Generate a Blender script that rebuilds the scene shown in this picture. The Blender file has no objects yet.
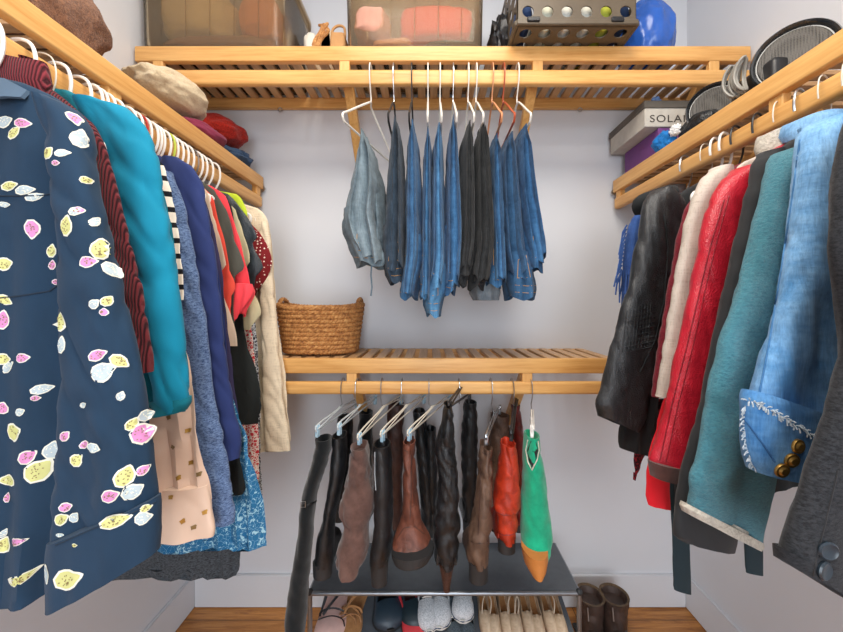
import bpy, bmesh, math, random
from mathutils import Vector, Matrix, noise
from mathutils.bvhtree import BVHTree
R = random.Random(7)
PI = math.pi
SC = bpy.context.scene
COL = SC.collection
# measuring frame: focal length in pixels, vanishing point, eye height
F, CX, CY, H = 357.0, 430.0, 303.0, 1.27
def P(px, py, y): return Vector(((px-CX)*y/F, y, H-(py-CY)*y/F))
def X(px, y): return (px-CX)*y/F
def Z(py, y): return H-(py-CY)*y/F

# ------------------------------------------------------------------ materials
def lin(c): return c/12.92 if c <= .04045 else ((c+.055)/1.055)**2.4
def hx(s, g=1.0):
    s = s.lstrip('#'); return tuple(min(.95, lin(int(s[i:i+2], 16)/255)*g) for i in (0, 2, 4))+(1,)
def t_mid(a, b): return tuple(x*.45+y*.55 for x, y in zip(a, b))
class NT:
    def __init__(s, name):
        s.m = bpy.data.materials.new(name); s.m.use_nodes = True
        s.t = s.m.node_tree; s.b = s.t.nodes['Principled BSDF']; s.out = s.t.nodes['Material Output']
        s.tc = s.t.nodes.new('ShaderNodeTexCoord')
    def n(s, typ, ins=None, **kw):
        nd = s.t.nodes.new(typ)
        for k, v in kw.items(): setattr(nd, k, v)
        for k, v in (ins or {}).items(): s.set(nd.inputs[k], v)
        return nd
    def set(s, sock, v):
        if isinstance(v, bpy.types.NodeSocket): s.t.links.new(v, sock)
        elif isinstance(v, bpy.types.Node): s.t.links.new(v.outputs[0], sock)
        else: sock.default_value = v
    def co(s, scale=(1, 1, 1), rot=(0, 0, 0)):
        mp = s.n('ShaderNodeMapping', {'Vector': s.tc.outputs['Object'], 'Scale': scale, 'Rotation': rot}); return mp.outputs[0]
    def noise(s, vec, scale=10, detail=3, rough=.6, dist=0):
        return s.n('ShaderNodeTexNoise', {'Vector': vec, 'Scale': scale, 'Detail': detail, 'Roughness': rough, 'Distortion': dist}).outputs['Fac']
    def ramp(s, fac, stops, interp='LINEAR'):
        r = s.n('ShaderNodeValToRGB', {'Fac': fac}); cr = r.color_ramp; cr.interpolation = interp
        while len(cr.elements) < len(stops): cr.elements.new(.5)
        for e, (p, c) in zip(cr.elements, stops): e.position = p; e.color = c
        return r.outputs[0]
    def mix(s, fac, a, b, mode='MIX'):
        m = s.n('ShaderNodeMix', data_type='RGBA', blend_type=mode)
        s.set(m.inputs[0], fac); s.set(m.inputs[6], a); s.set(m.inputs[7], b); return m.outputs[2]
    def math(s, op, a, b=0.0, c=None):
        m = s.n('ShaderNodeMath', operation=op); s.set(m.inputs[0], a); s.set(m.inputs[1], b)
        if c is not None: s.set(m.inputs[2], c)
        return m.outputs[0]
    def bump(s, h, strength=.5, dist=.002):
        s.set(s.b.inputs['Normal'], s.n('ShaderNodeBump', {'Height': h, 'Strength': strength, 'Distance': dist}).outputs[0])
    def fin(s, col=None, rough=.8, metal=0, sheen=0, spec=.5, coat=0):
        if col is not None: s.set(s.b.inputs['Base Color'], col)
        s.set(s.b.inputs['Roughness'], rough); s.b.inputs['Metallic'].default_value = metal
        s.b.inputs['Sheen Weight'].default_value = sheen; s.b.inputs['Specular IOR Level'].default_value = spec
        s.b.inputs['Coat Weight'].default_value = coat
        return s.m
def sc(c, k): return tuple(min(.95, v*k) for v in c[:3])+(1,)
MC = {}
def cloth(kind, c1, c2=None, **k):
    key = (kind, c1, c2, tuple(sorted(k.items())))
    if key in MC: return MC[key]
    A = hx(c1, k.get('g', 1.15)); B = hx(c2, k.get('g', 1.15)) if c2 else sc(A, .6)
    t = NT(kind+'_cloth'); o = t.co()
    if kind == 'plain':
        f = t.noise(t.co((1, 1, .35)), 14, 4); base = t.ramp(f, [(.3, sc(A, .86)), (.7, sc(A, 1.1))])
        w = t.noise(o, 700, 2); t.bump(w, .25, .0008); m = t.fin(base, .85, sheen=.08, spec=.25)
    elif kind == 'knit':
        f = t.noise(t.co((1, 1, 1.6)), 260, 3); base = t.ramp(f, [(.35, B), (.62, A)])
        t.bump(f, .6, .0018); m = t.fin(base, .95, sheen=.15, spec=.15)
    elif kind == 'melange':
        f = t.noise(t.co((1, 1, 2.2)), 170, 5, .8); base = t.ramp(f, [(.38, B), (.6, A)])
        t.bump(f, .4, .0012); m = t.fin(base, .95, sheen=.1, spec=.15)
    elif kind == 'fleece':
        f = t.noise(t.co((1, 1, 2)), 170, 6, .8, .6); base = t.ramp(f, [(.3, B), (.6, A)])
        t.bump(f, 1.0, .005); m = t.fin(base, 1, sheen=.3, spec=.1)
    elif kind == 'fur':
        f = t.noise(o, 130, 5, .75, 1.2); base = t.ramp(f, [(.3, B), (.62, A)])
        t.bump(f, 1.0, .008); m = t.fin(base, 1, sheen=.2, spec=.1)
    elif kind == 'rib':
        w = t.n('ShaderNodeTexWave', {'Vector': t.co((1, .4, 0)), 'Scale': k.get('s', 60), 'Distortion': 0.0}, wave_type='BANDS', bands_direction='X').outputs['Fac']
        base = t.ramp(w, [(.15, B), (.6, A)]); t.bump(w, .8, .003); m = t.fin(base, .95, sheen=.1, spec=.15)
    elif kind == 'denim':
        f = t.noise(t.co((1, 1, .12)), 340, 3, .7); g = t.noise(t.co((1, 1, .35)), 9, 4, .65); h = t.noise(t.co((1, 1, 3)), 26, 3)
        fd = t.math('ADD', t.math('MULTIPLY', g, 1.0), t.math('MULTIPLY', h, .35))
        b0 = t.ramp(fd, [(.5, B), (.66, t_mid(A, B)), (.84, A)]); base = t.mix(.6, b0, t.ramp(f, [(.3, (.45, .47, .5, 1)), (.65, (1, 1, 1, 1))]), 'MULTIPLY')
        t.bump(t.math('ADD', f, t.math('MULTIPLY', h, 2.0)), .5, .0012); m = t.fin(base, .9, sheen=.08, spec=.2)
    elif kind == 'leather':
        f = t.noise(o, 30, 4, .6, .8); v = t.n('ShaderNodeTexVoronoi', {'Vector': o, 'Scale': 420.0}).outputs['Distance']
        base = t.ramp(f, [(.3, B), (.7, A)]); t.bump(t.math('ADD', t.math('MULTIPLY', f, 3), v), .5, .0016)
        m = t.fin(base, k.get('r', .42), spec=.5)
    elif kind == 'suede':
        f = t.noise(o, 22, 5, .7); base = t.ramp(f, [(.3, B), (.7, A)]); t.bump(t.noise(o, 500), .4, .001); m = t.fin(base, .95, sheen=.3, spec=.15)
    elif kind == 'linen':
        f = t.noise(t.co((1, 1, .1)), 420, 3); g = t.noise(t.co((.1, .1, 1)), 420, 3)
        s_ = t.math('ADD', f, g); base = t.ramp(s_, [(.7, B), (1.15, A)]); t.bump(s_, .3, .0008); m = t.fin(base, .9, spec=.2)
    elif kind == 'stripe':
        sx = t.n('ShaderNodeSeparateXYZ', {0: o}).outputs[2]
        fr = t.math('FRACT', t.math('MULTIPLY', sx, 1/k.get('s', .03))); base = t.mix(t.math('GREATER_THAN', fr, k.get('d', .6)), A, B); m = t.fin(base, .9, spec=.2)
    elif kind == 'dots':
        v = t.n('ShaderNodeTexVoronoi', {'Vector': o, 'Scale': float(k.get('s', 60)), 'Randomness': k.get('rnd', .5)}).outputs['Distance']
        base = t.mix(t.math('LESS_THAN', v, k.get('d', .28)), A, B); m = t.fin(base, .85, spec=.25)
    elif kind == 'print':
        nz = t.n('ShaderNodeTexNoise', {'Vector': o, 'Scale': float(k.get('s', 40)), 'Detail': 2.0, 'Distortion': 2.2}).outputs['Fac']
        v = t.n('ShaderNodeTexVoronoi', {'Vector': o, 'Scale': float(k.get('s', 40))*1.4}, feature='DISTANCE_TO_EDGE').outputs['Distance']
        base = t.mix(t.math('LESS_THAN', v, k.get('d', .09)), t.mix(t.math('GREATER_THAN', nz, k.get('e', .56)), A, B), B)
        if 'c3' in k: base = t.mix(t.math('GREATER_THAN', t.noise(o, 18, 2), .55), base, hx(k['c3'], 1.1))
        m = t.fin(base, .8, spec=.3)
    elif kind == 'satin':
        f = t.noise(o, 8, 2); base = t.ramp(f, [(.3, sc(A, .9)), (.7, A)]); m = t.fin(base, .38, sheen=.2, spec=.5)
    MC[key] = m; return m
def simple(name, c, rough=.5, metal=0, g=1.1, spec=.5, coat=0, bumps=0):
    key = (name, c, rough, metal, g)
    if key in MC: return MC[key]
    t = NT(name); A = hx(c, g); f = t.noise(t.co(), 35, 3); base = t.ramp(f, [(.3, sc(A, .9)), (.7, sc(A, 1.06))])
    if bumps: t.bump(t.noise(t.co(), bumps, 3), .4, .002)
    MC[key] = t.fin(base, rough, metal, spec=spec, coat=coat); return MC[key]
def wood(axis, c1='#ecba74', c2='#cc8f4a', name='pine'):
    key = (name, axis, c1)
    if key in MC: return MC[key]
    t = NT(name+'_wood'); s = [16, 16, 16]; s[axis] = .9
    v = t.co(tuple(s)); f = t.noise(v, 2.2, 5, .65, .6); g = t.noise(v, 9, 3)
    base = t.mix(.35, t.ramp(f, [(.32, hx(c2)), (.66, hx(c1))]), t.ramp(g, [(.35, hx(c2)), (.6, hx(c1))]))
    t.bump(g, .12, .001); MC[key] = t.fin(base, .42, spec=.45); return MC[key]
def wall_mat():
    t = NT('painted_wall'); f = t.noise(t.co(), 1.3, 3); base = t.ramp(f, [(.3, hx('#d5d7dc')), (.7, hx('#dcdee2'))])
    t.bump(t.noise(t.co(), 220, 2), .12, .001); return t.fin(base, .75, spec=.3)
def floor_mat():
    t = NT('floor_planks')
    br = t.n('ShaderNodeTexBrick', {'Vector': t.co(), 'Color1': (.2, .2, .2, 1), 'Color2': (.9, .9, .9, 1), 'Mortar': (0, 0, 0, 1), 'Scale': 1.0, 'Mortar Size': .0015, 'Brick Width': 1.1, 'Row Height': .085})
    v = t.co((1.4, 16, 1)); f = t.noise(v, 3.0, 5, .7, 1.2)
    base = t.ramp(f, [(.3, hx('#8a5524')), (.5, hx('#b97c3c')), (.72, hx('#d79b56'))])
    base = t.mix(.55, base, t.ramp(br.outputs[0], [(0, (.6, .52, .45, 1)), (1, (1.1, 1.05, 1, 1))]), 'MULTIPLY')
    base = t.mix(br.outputs['Fac'], base, (.06, .03, .015, 1))
    return t.fin(base, .32, spec=.5)

# ------------------------------------------------------------------ mesh helpers
class MB:
    def __init__(s): s.v = []; s.f = []; s.mi = []; s.cur = 0
    def add(s, vs, fs):
        b = len(s.v); s.v += [Vector(p) for p in vs]; s.f += [tuple(i+b for i in f) for f in fs]; s.mi += [s.cur]*len(fs)
    def rings(s, rs, closed=True, cap0=True, cap1=True):
        n = len(rs[0]); vs = [p for r in rs for p in r]; fs = []
        for i in range(len(rs)-1):
            for j in range(n if closed else n-1):
                k = (j+1) % n; fs.append((i*n+j, i*n+k, (i+1)*n+k, (i+1)*n+j))
        if cap0: fs.append(tuple(range(n-1, -1, -1)))
        if cap1: fs.append(tuple((len(rs)-1)*n+j for j in range(n)))
        s.add(vs, fs); return s
    def box(s, c, d, rot=None, bev=.002):
        bm = bmesh.new(); bmesh.ops.create_cube(bm, size=1)
        for v in bm.verts: v.co = Vector((v.co.x*d[0], v.co.y*d[1], v.co.z*d[2]))
        if bev: bmesh.ops.bevel(bm, geom=bm.edges[:], offset=min(bev, min(d)*.45), segments=1 if bev < .004 else 3, affect='EDGES', profile=.6)
        M = (rot.to_4x4() if rot else Matrix.Identity(4)); c = Vector(c)
        bm.verts.ensure_lookup_table(); s.add([M @ v.co + c for v in bm.verts], [[v.index for v in f.verts] for f in bm.faces]); bm.free(); return s
    def tube(s, pts, r, seg=8, closed=False, flat=None):
        pts = [Vector(p) for p in pts]; n = len(pts); rs = []
        T = []
        for i in range(n):
            a = pts[(i-1) % n if closed else max(i-1, 0)]; b = pts[(i+1) % n if closed else min(i+1, n-1)]
            T.append((b-a).normalized() if (b-a).length > 1e-9 else Vector((0, 0, 1)))
        up = Vector((0, 0, 1)) if abs(T[0].z) < .9 else Vector((1, 0, 0))
        nrm = (up - T[0]*up.dot(T[0])).normalized()
        for i in range(n):
            nrm = (nrm - T[i]*nrm.dot(T[i])); nrm = nrm.normalized() if nrm.length > 1e-6 else T[i].orthogonal().normalized()
            bn = T[i].cross(nrm); rr = r(i/(n-1)) if callable(r) else r
            fl = flat or 1
            rs.append([pts[i]+nrm*math.cos(2*PI*j/seg)*rr+bn*math.sin(2*PI*j/seg)*rr*fl for j in range(seg)])
        if closed: rs.append(rs[0]); s.rings(rs, cap0=False, cap1=False)
        else: s.rings(rs)
        return s
    def lathe(s, prof, c=(0, 0, 0), axis=(0, 0, 1), seg=32):
        q = Vector((0, 0, 1)).rotation_difference(Vector(axis).normalized()); c = Vector(c)
        s.rings([[q @ Vector((r*math.cos(2*PI*j/seg), r*math.sin(2*PI*j/seg), z)) + c for j in range(seg)] for r, z in prof]); return s
    def ball(s, c, r, sub=3, disp=0, seed=0, fr=6):
        bm = bmesh.new(); bmesh.ops.create_icosphere(bm, subdivisions=sub, radius=1); r = Vector(r if hasattr(r, '__len__') else (r, r, r)); c = Vector(c)
        vs = []
        for v in bm.verts:
            p = v.co.copy(); k = 1+disp*(noise.noise(p*fr*.3+Vector((seed, 3, 1)))+.5*noise.noise(p*fr*.8+Vector((seed, 9, 1))))
            vs.append(Vector((p.x*r.x, p.y*r.y, p.z*r.z))*k + c)
        s.add(vs, [[v.index for v in f.verts] for f in bm.faces]); bm.free(); return s
    def build(s, name, mats, parent=None, org=None, smooth=True, angle=40):
        if org is None: org = parent['_o'] if parent is not None and '_o' in parent else (0, 0, 0)
        org = Vector(org)
        me = bpy.data.meshes.new(name); me.from_pydata([p-org for p in s.v], [], s.f)
        if not isinstance(mats, (list, tuple)): mats = [mats]
        for m in mats: me.materials.append(m)
        me.polygons.foreach_set('material_index', s.mi)
        bm = bmesh.new(); bm.from_mesh(me); bmesh.ops.remove_doubles(bm, verts=bm.verts, dist=1e-6); bmesh.ops.recalc_face_normals(bm, faces=bm.faces)
        if smooth:
            for f in bm.faces: f.smooth = True
            a = math.radians(angle)
            for e in bm.edges:
                if len(e.link_faces) == 2 and e.calc_face_angle(0) > a: e.smooth = False
        bm.to_mesh(me); bm.free()
        o = bpy.data.objects.new(name, me); COL.objects.link(o)
        if parent is not None: o.parent = parent; ORG[o.name] = org
        else: o.location = org; ORG[o.name] = org
        return o
ORG = {}
def tag(o, label, cat, group=None, kind=None):
    o['label'] = label; o['category'] = cat
    if group: o['group'] = group
    if kind: o['kind'] = kind
    return o
ROOTS = []
def thing(name, loc, label, cat, group=None, rot=(0, 0, 0)):
    o = bpy.data.objects.new(name, None); COL.objects.link(o); o.location = loc; o.rotation_euler = rot; o.empty_display_size = .05
    if rot == (0, 0, 0): o['_o'] = tuple(loc); ROOTS.append(o)
    return tag(o, label, cat, group)
def sub(parent_part): return ORG[parent_part.name]
def struct(o): o['kind'] = 'structure'; return o
def dup(root, loc, rot=None, label=None, group=None):
    r = root.copy(); COL.objects.link(r); r.location = loc
    if rot is not None: r.rotation_euler = rot
    if label: r['label'] = label
    if group: r['group'] = group
    for ch in list(root.children):
        c = ch.copy(); COL.objects.link(c); c.parent = r
        for g in ch.children: d = g.copy(); COL.objects.link(d); d.parent = c
    return r
def cat(a, b, c, d, t):
    return .5*((2*b)+(-a+c)*t+(2*a-5*b+4*c-d)*t*t+(-a+3*b-3*c+d)*t*t*t)
def column(mb, rows, y, th, rot=0, seed=0, fold=.003, wr=.002, nseg=56, sup=2.3, lip=True, step=.011, bulge=0, kfold=5, drape=0.0, open_top=False, hemwave=0, radial=0, fz=5, wz=26):
    """rows in metres: (z, x0, x1[, tilt[, dy[, thickness factor]]]) from top to bottom; a hanging shell of cloth or leather"""
    rows = [tuple(r)+(0, 0, 1)[len(r)-3:] for r in rows]
    fine = []
    for i in range(len(rows)-1):
        a = rows[max(i-1, 0)]; b = rows[i]; c = rows[i+1]; d = rows[min(i+2, len(rows)-1)]
        n = max(2, int(abs(c[0]-b[0])/step)+ (2 if i == 0 else 0))
        for k in range(n):
            t = k/n; q = [cat(a[j], b[j], c[j], d[j], t) for j in range(6)]
            q[0] = b[0]+(c[0]-b[0])*t; fine.append(q)
    fine.append(list(rows[-1]))
    z0 = fine[0][0]; z1 = fine[-1][0]; L = max(.01, z0-z1); ca, sa = math.cos(rot), math.sin(rot); S = Vector((seed*3.17, seed*1.31, seed*.7))
    rs = []
    def ring(q, shrink=1.0, dz=0):
        z, x0, x1, tl, dy, tf = q; cx = (x0+x1)/2; hw = max(.002, (x1-x0)/2)*shrink; ht = th*tf*shrink; g = (z0-z)/L
        ring_ = []
        for j in range(nseg):
            a = 2*PI*j/nseg; c, s = math.cos(a), math.sin(a)
            u = hw*math.copysign(abs(c)**(2/sup), c); v = ht*math.copysign(abs(s)**(2/sup), s)
            zz = z+dz+tl*u+hemwave*g**6*math.sin(3*a+seed)
            amp = fold*(.35+g); wave = math.sin(u*2*PI*kfold/.2+seed*2+1.3*noise.noise(Vector((u*6, seed, zz*3))))*amp*min(1, hw/.05)
            w = 1+radial*math.cos(kfold*a+seed+2*g)*g
            p = Vector((u*w*ca-(v*w+wave)*sa+cx, u*w*sa+(v*w+wave)*ca+y+dy, zz))
            nrm = Vector((c*ca-s*sa, c*sa+s*ca, 0))
            d1 = noise.noise(Vector((p.x*22, p.y*22, p.z*fz))+S)*fold*1.2*(.4+g)
            d2 = -max(0, 1-4.5*abs(noise.noise(Vector((p.x*15, p.y*15, p.z*wz*.7+p.x*20))+S*2)))*wr*1.2+noise.noise(Vector((p.x*30, p.y*30, p.z*22))+S)*wr*.7
            ring_.append(p+nrm*(d1+d2)*shrink)
        return ring_
    if open_top:
        rs.append(ring(fine[0], .72, -.02)); rs.append(ring(fine[0], .88, 0.0))
    else:
        rs.append(ring(fine[0], .25, .002)); rs.append(ring(fine[0], .7, .001))
    for q in fine: rs.append(ring(q))
    if lip: rs.append(ring(fine[-1], .9, .001)); rs.append(ring(fine[-1], .82, .02))
    mb.rings(rs); return mb
def pr(y, rows): return [(Z(r[0], y), X(r[1], y), X(r[2], y))+tuple(r[3:]) for r in rows]
def pra(y, rows, rot, th=.02):
    """edges seen at two pixels for a column turned by rot"""
    c, s = math.cos(rot), math.sin(rot); out = []
    for r in rows:
        uL, uR = (r[1]-CX)/F+th*abs(s)*.8/y, (r[2]-CX)/F-th*abs(s)*.8/y; hw = y*(uR-uL)/(2*c-s*(uR+uL)); cx = uL*(y-hw*s)+hw*c
        out.append((Z(r[0], y), cx-hw, cx+hw)+tuple(r[3:]))
    return out
def merge_into(par, mb, mats):
    base_i = len(par.data.materials)
    for m in mats: par.data.materials.append(m)
    bm = bmesh.new(); bm.from_mesh(par.data); org = ORG[par.name]; vs = [bm.verts.new(p-org) for p in mb.v]
    for f, mi in zip(mb.f, mb.mi):
        try: q = bm.faces.new([vs[i] for i in f]); q.material_index = base_i+mi; q.smooth = True
        except ValueError: pass
    bm.to_mesh(par.data); bm.free()
def bvh(o):
    me = o.data; org = ORG[o.name]
    return BVHTree.FromPolygons([v.co+org for v in me.vertices], [tuple(p.vertices) for p in me.polygons])
EYE = Vector((0, 0, H))
def hit(tree, px, py):
    d = (P(px, py, 1)-EYE).normalized(); r = tree.ray_cast(EYE, d); return (r[0], r[1] if r[1].dot(d) < 0 else -r[1]) if r[0] else None
def leaf_pts(c, n, L, W, ang, k=16, serr=.05):
    up = Vector((0, 0, 1)); t = up.cross(n).normalized() if abs(n.z) < .95 else Vector((1, 0, 0)); b = n.cross(t)
    pts = []
    for i in range(k):
        a = 2*PI*i/k; r = 1+(serr if i % 2 else -serr*.5); u = math.cos(a); v = math.sin(a)*(1-.35*max(0, u))
        if abs(u) > .99 and u > 0: r = 1.12
        x = u*L*r; y = v*W*r; pts.append((t*(x*math.cos(ang)-y*math.sin(ang))+b*(x*math.sin(ang)+y*math.cos(ang)))+c)
    return pts
def decal(mb, tree, c, n, pts, off):
    """lay an outline onto a surface as a closely fitting thin print"""
    ps = []
    for p in [c]+pts+[(p+c)/2 for p in pts]:
        r = tree.ray_cast(p+n*.03, -n, .08)
        ps.append((r[0] if r[0] else p)+n*off)
    k = len(pts); fs = []
    for i in range(k):
        j = (i+1) % k; fs.append((0, 1+k+i, 1+k+j)); fs.append((1+k+i, 1+i, 1+j, 1+k+j))
    mb.add(ps, fs)
def line_on(tree, pix, r=.0012, off=.0005, mb=None, seg=6):
    mb = mb or MB(); pts = []
    for i in range(len(pix)-1):
        n = max(2, int(math.dist(pix[i], pix[i+1])/4))
        for k in range(n): t = k/n; pts.append((pix[i][0]*(1-t)+pix[i+1][0]*t, pix[i][1]*(1-t)+pix[i+1][1]*t))
    pts.append(pix[-1]); hs = [hit(tree, *p) for p in pts]; hs = [h[0]+h[1]*off for h in hs if h]
    if len(hs) > 1: mb.tube(hs, r, seg)
    return mb
# ------------------------------------------------------------------ the room
XL, XR, YB, YF, ZC = -.995, 1.08, 1.5, -1.7, 2.75
WM = wall_mat()
def slab(name, lo, hi, m):
    mb = MB(); lo, hi = Vector(lo), Vector(hi); mb.box((lo+hi)/2, hi-lo, bev=0); return struct(mb.build(name, m, org=((lo.x+hi.x)/2, (lo.y+hi.y)/2, lo.z), smooth=False))
slab('floor', (XL-.1, YF-.1, -.06), (XR+.1, YB+.1, 0), floor_mat())
slab('ceiling', (XL-.1, YF-.1, ZC), (XR+.1, YB+.1, ZC+.06), WM)
slab('wall_back', (XL-.1, YB, 0), (XR+.1, YB+.1, ZC), WM)
slab('wall_left', (XL-.1, YF, 0), (XL, YB, ZC), WM)
slab('wall_right', (XR, YF, 0), (XR+.1, YB, ZC), WM)
mb = MB(); mb.box((-.72, YF-.05, ZC/2), (.75, .1, ZC), bev=0); mb.box((.82, YF-.05, ZC/2), (.72, .1, ZC), bev=0); mb.box((.06, YF-.05, 2.42), (.82, .1, .66), bev=0)
struct(mb.build('wall_front', WM, org=(0, YF, 0), smooth=False))
BBM = wall_mat(); BBM.name = 'trim_paint'
def base(name, lo, hi):
    mb = MB(); lo, hi = Vector(lo), Vector(hi); mb.box((lo+hi)/2, hi-lo, bev=.003); struct(mb.build(name, BBM, org=((lo.x+hi.x)/2, (lo.y+hi.y)/2, 0)))
base('baseboard_back', (XL+.014, YB-.014, .001), (XR-.014, YB, .135))
base('baseboard_left', (XL, YF, .001), (XL+.014, YB, .135))
base('baseboard_right', (XR-.014, YF, .001), (XR, YB, .135))

# camera
cam = bpy.data.cameras.new('camera'); co = bpy.data.objects.new('camera', cam); COL.objects.link(co); SC.camera = co
co.location = (0, 0, H); co.rotation_euler = (PI/2, 0, 0)
cam.sensor_width = 36; cam.lens = 36*F/843; cam.shift_x = -(CX-421.5)/843; cam.shift_y = -(316-CY)/843; cam.clip_start = .02
# lights: ceiling lamp, daylight through the doorway behind
def area(name, loc, rot, sx, sy, e, c):
    l = bpy.data.lights.new(name, 'AREA'); l.shape = 'RECTANGLE'; l.size = sx; l.size_y = sy; l.energy = e; l.color = c
    o = bpy.data.objects.new(name, l); COL.objects.link(o); o.location = loc; o.rotation_euler = rot
area('doorway_daylight', (.06, -1.66, 1.2), (PI/2, 0, 0), .8, 1.9, 36, (.84, .92, 1))
area('ceiling_lamp_light', (.05, .2, 2.69), (0, 0, 0), .9, .9, 34, (1, .93, .83))
w = bpy.data.worlds.new('daylight'); SC.world = w; w.use_nodes = True
w.node_tree.nodes['Background'].inputs[0].default_value = (.9, .95, 1, 1); w.node_tree.nodes['Background'].inputs[1].default_value = .8
lamp = thing('ceiling_lamp', (.05, .2, ZC), 'flat square white lamp on the closet ceiling', 'lamp')
MB().box((.05, .2, 2.725), (1.0, 1.0, .05), bev=.01).build('housing', BBM, lamp)
SC.view_settings.view_transform = 'Standard'; SC.view_settings.look = 'None'; SC.view_settings.gamma = 1; SC.view_settings.exposure = 0
SC.cycles.max_bounces = 8; SC.cycles.diffuse_bounces = 5; SC.cycles.transparent_max_bounces = 16; SC.cycles.sample_clamp_indirect = 6

# ------------------------------------------------------------------ slatted shelves
STEEL = simple('steel', '#b9bcc0', .28, .95); BRASS = simple('brass', '#b08a4a', .35, .9); DARKST = simple('dark_steel', '#4a4d50', .4, .8)
def shelf_x(label, x0, x1, zt, zrod, braces, hooks, org, rodh=.048):
    t = thing('slatted_shelf', org, label, 'shelf')
    MB().box(((x0+x1)/2, 1.2, zt-.025), (x1-x0, .022, .05), bev=.004).build('front_rail', wood(0), t)
    MB().box(((x0+x1)/2, 1.485, zt-.028), (x1-x0, .022, .044), bev=.003).build('rear_rail', wood(0), t)
    mb = MB(); n = int((x1-x0-.03)/.049)
    for i in range(n+1):
        x = x0+.02+i*.049; mb.box((x, 1.342, zt-.008), (.031, .262, .012), bev=.002)
    mb.build('slats', wood(1, '#d9b083', '#b58a5c'), t)
    MB().box(((x0+x1)/2, 1.2, zrod), (x1-x0, .024, rodh), bev=.009).build('hanging_rod', wood(0), t)
    for bx in braces:
        MB().box((bx, 1.2, (zt+zrod)/2-.012), (.034, .018, zt-zrod-.03), bev=.002).build('spacer_block', wood(2), t)
        mb = MB(); a = Vector((bx, 1.225, zt-.06)); b = Vector((bx, 1.485, zt-.31)); d = b-a
        q = Vector((0, 1, 0)).rotation_difference(d.normalized()).to_matrix()
        mb.box((a+b)/2, (.034, d.length, .03), q, bev=.003); mb.build('diagonal_brace', wood(1), t)
    for hk in hooks:
        mb = MB(); c = Vector((hk, 1.476, zt-.058))
        mb.tube([c+Vector((.008*math.cos(a), 0, .008*math.sin(a))) for a in [2*PI*i/12 for i in range(12)]], .002, 6, closed=True); mb.tube([c+Vector((0, 0, .008)), c+Vector((0, 0, .022))], .002, 6)
        mb.build('screw_eye', STEEL, t)
    return t
UP = shelf_x('long pine slatted shelf high on the back wall, holding the bins', -.985, 1.07, 2.127, 2.024, (-.286, .36, -.91, .95), (-.62, .62), (0, 1.49, 1.83), .05)
LOW = shelf_x('short pine slatted shelf low on the back wall, under the wicker basket', -.535, .625, 1.085, .986, (-.262, .325), (), (0, 1.49, .78), .042)
def shelf_y(label, xf, xw, xr, zt, zrod, org, s):
    t = thing('slatted_shelf', org, label, 'shelf'); y0, y1 = .0, 1.478
    MB().box((xf, (y0+y1)/2, zt-.025), (.022, y1-y0, .05), bev=.004).build('front_rail', wood(1), t)
    MB().box((xw-.012*s, (y0+y1)/2, zt-.028), (.022, y1-y0, .044), bev=.003).build('rear_rail', wood(1), t)
    mb = MB(); n = int((y1-y0-.03)/.04); a, b = sorted((xf+.012*s, xw-.001*s))
    for i in range(n+1): mb.box(((a+b)/2, y0+.02+i*.04, zt-.008), (b-a, .023, .012), bev=.002)
    mb.build('slats', wood(0, '#d9b083', '#b58a5c'), t)
    MB().box((xr, (y0+y1)/2, zrod), (.026, y1-y0, .044), bev=.009).build('hanging_rod', wood(1), t)
    for by in (.05, .79, 1.45):
        MB().box((xr, by, (zt+zrod)/2-.008), (.02, .034, zt-zrod-.03), bev=.002).build('spacer_block', wood(2), t)
        if by > .1 and by < 1:
            mb = MB(); p = Vector((xr+.025*s, by, zt-.06)); q_ = Vector((xw-.012*s, by, zt-.27)); d = q_-p
            q = Vector((1, 0, 0)).rotation_difference(d.normalized()).to_matrix(); mb.box((p+q_)/2, (d.length, .034, .03), q, bev=.003); mb.build('diagonal_brace', wood(0), t)
    mb = MB(); c = Vector((xf-.004*s, 1.482, zt-.045))
    mb.lathe([(.012, 0), (.012, .004), (.005, .005), (.005, .012), (.001, .013)], c, (0, 1, 0), 12); mb.build('end_bolt', STEEL, t)
    return t
shelf_y('pine slatted shelf on the left wall with folded knitwear on it', -.700, XL, -.706, 1.790, 1.687, (-.98, .75, 1.5), -1)
shelf_y('pine slatted shelf on the right wall with shoe boxes and speakers on it', .768, XR, .774, 1.775, 1.680, (1.07, .75, 1.48), 1)
# ------------------------------------------------------------------ hangers
WHITEP = simple('white_plastic', '#e9e6e0', .35); BLACKP = simple('black_plastic', '#1f1f21', .4); REDP = simple('red_plastic', '#a8332a', .3); GREENP = simple('green_plastic', '#b9c850', .35); CLEARW = simple('cream_wire', '#d8d2c4', .3); ORANGEP = simple('orange_plastic', '#c9683f', .3)
def hook_pts(flip=1, r=.031):
    return [(0, 0, -.10), (0, 0, -.075), (.012*flip, 0, -.055), (.027*flip, 0, -.028), (.0305*flip, 0, 0), (.024*flip, 0, .024), (.008*flip, 0, .0345), (-.010*flip, 0, .034), (-.025*flip, 0, .022), (-.0305*flip, 0, .0), (-.028*flip, 0, -.016)]
def smooth_pts(ps, k=4):
    ps = [Vector(p) for p in ps]; out = []
    for i in range(len(ps)-1):
        a, b, c, d = ps[max(i-1, 0)], ps[i], ps[i+1], ps[min(i+2, len(ps)-1)]
        for j in range(k): out.append(Vector([cat(a[q], b[q], c[q], d[q], j/k) for q in range(3)]))
    out.append(ps[-1]); return out
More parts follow.
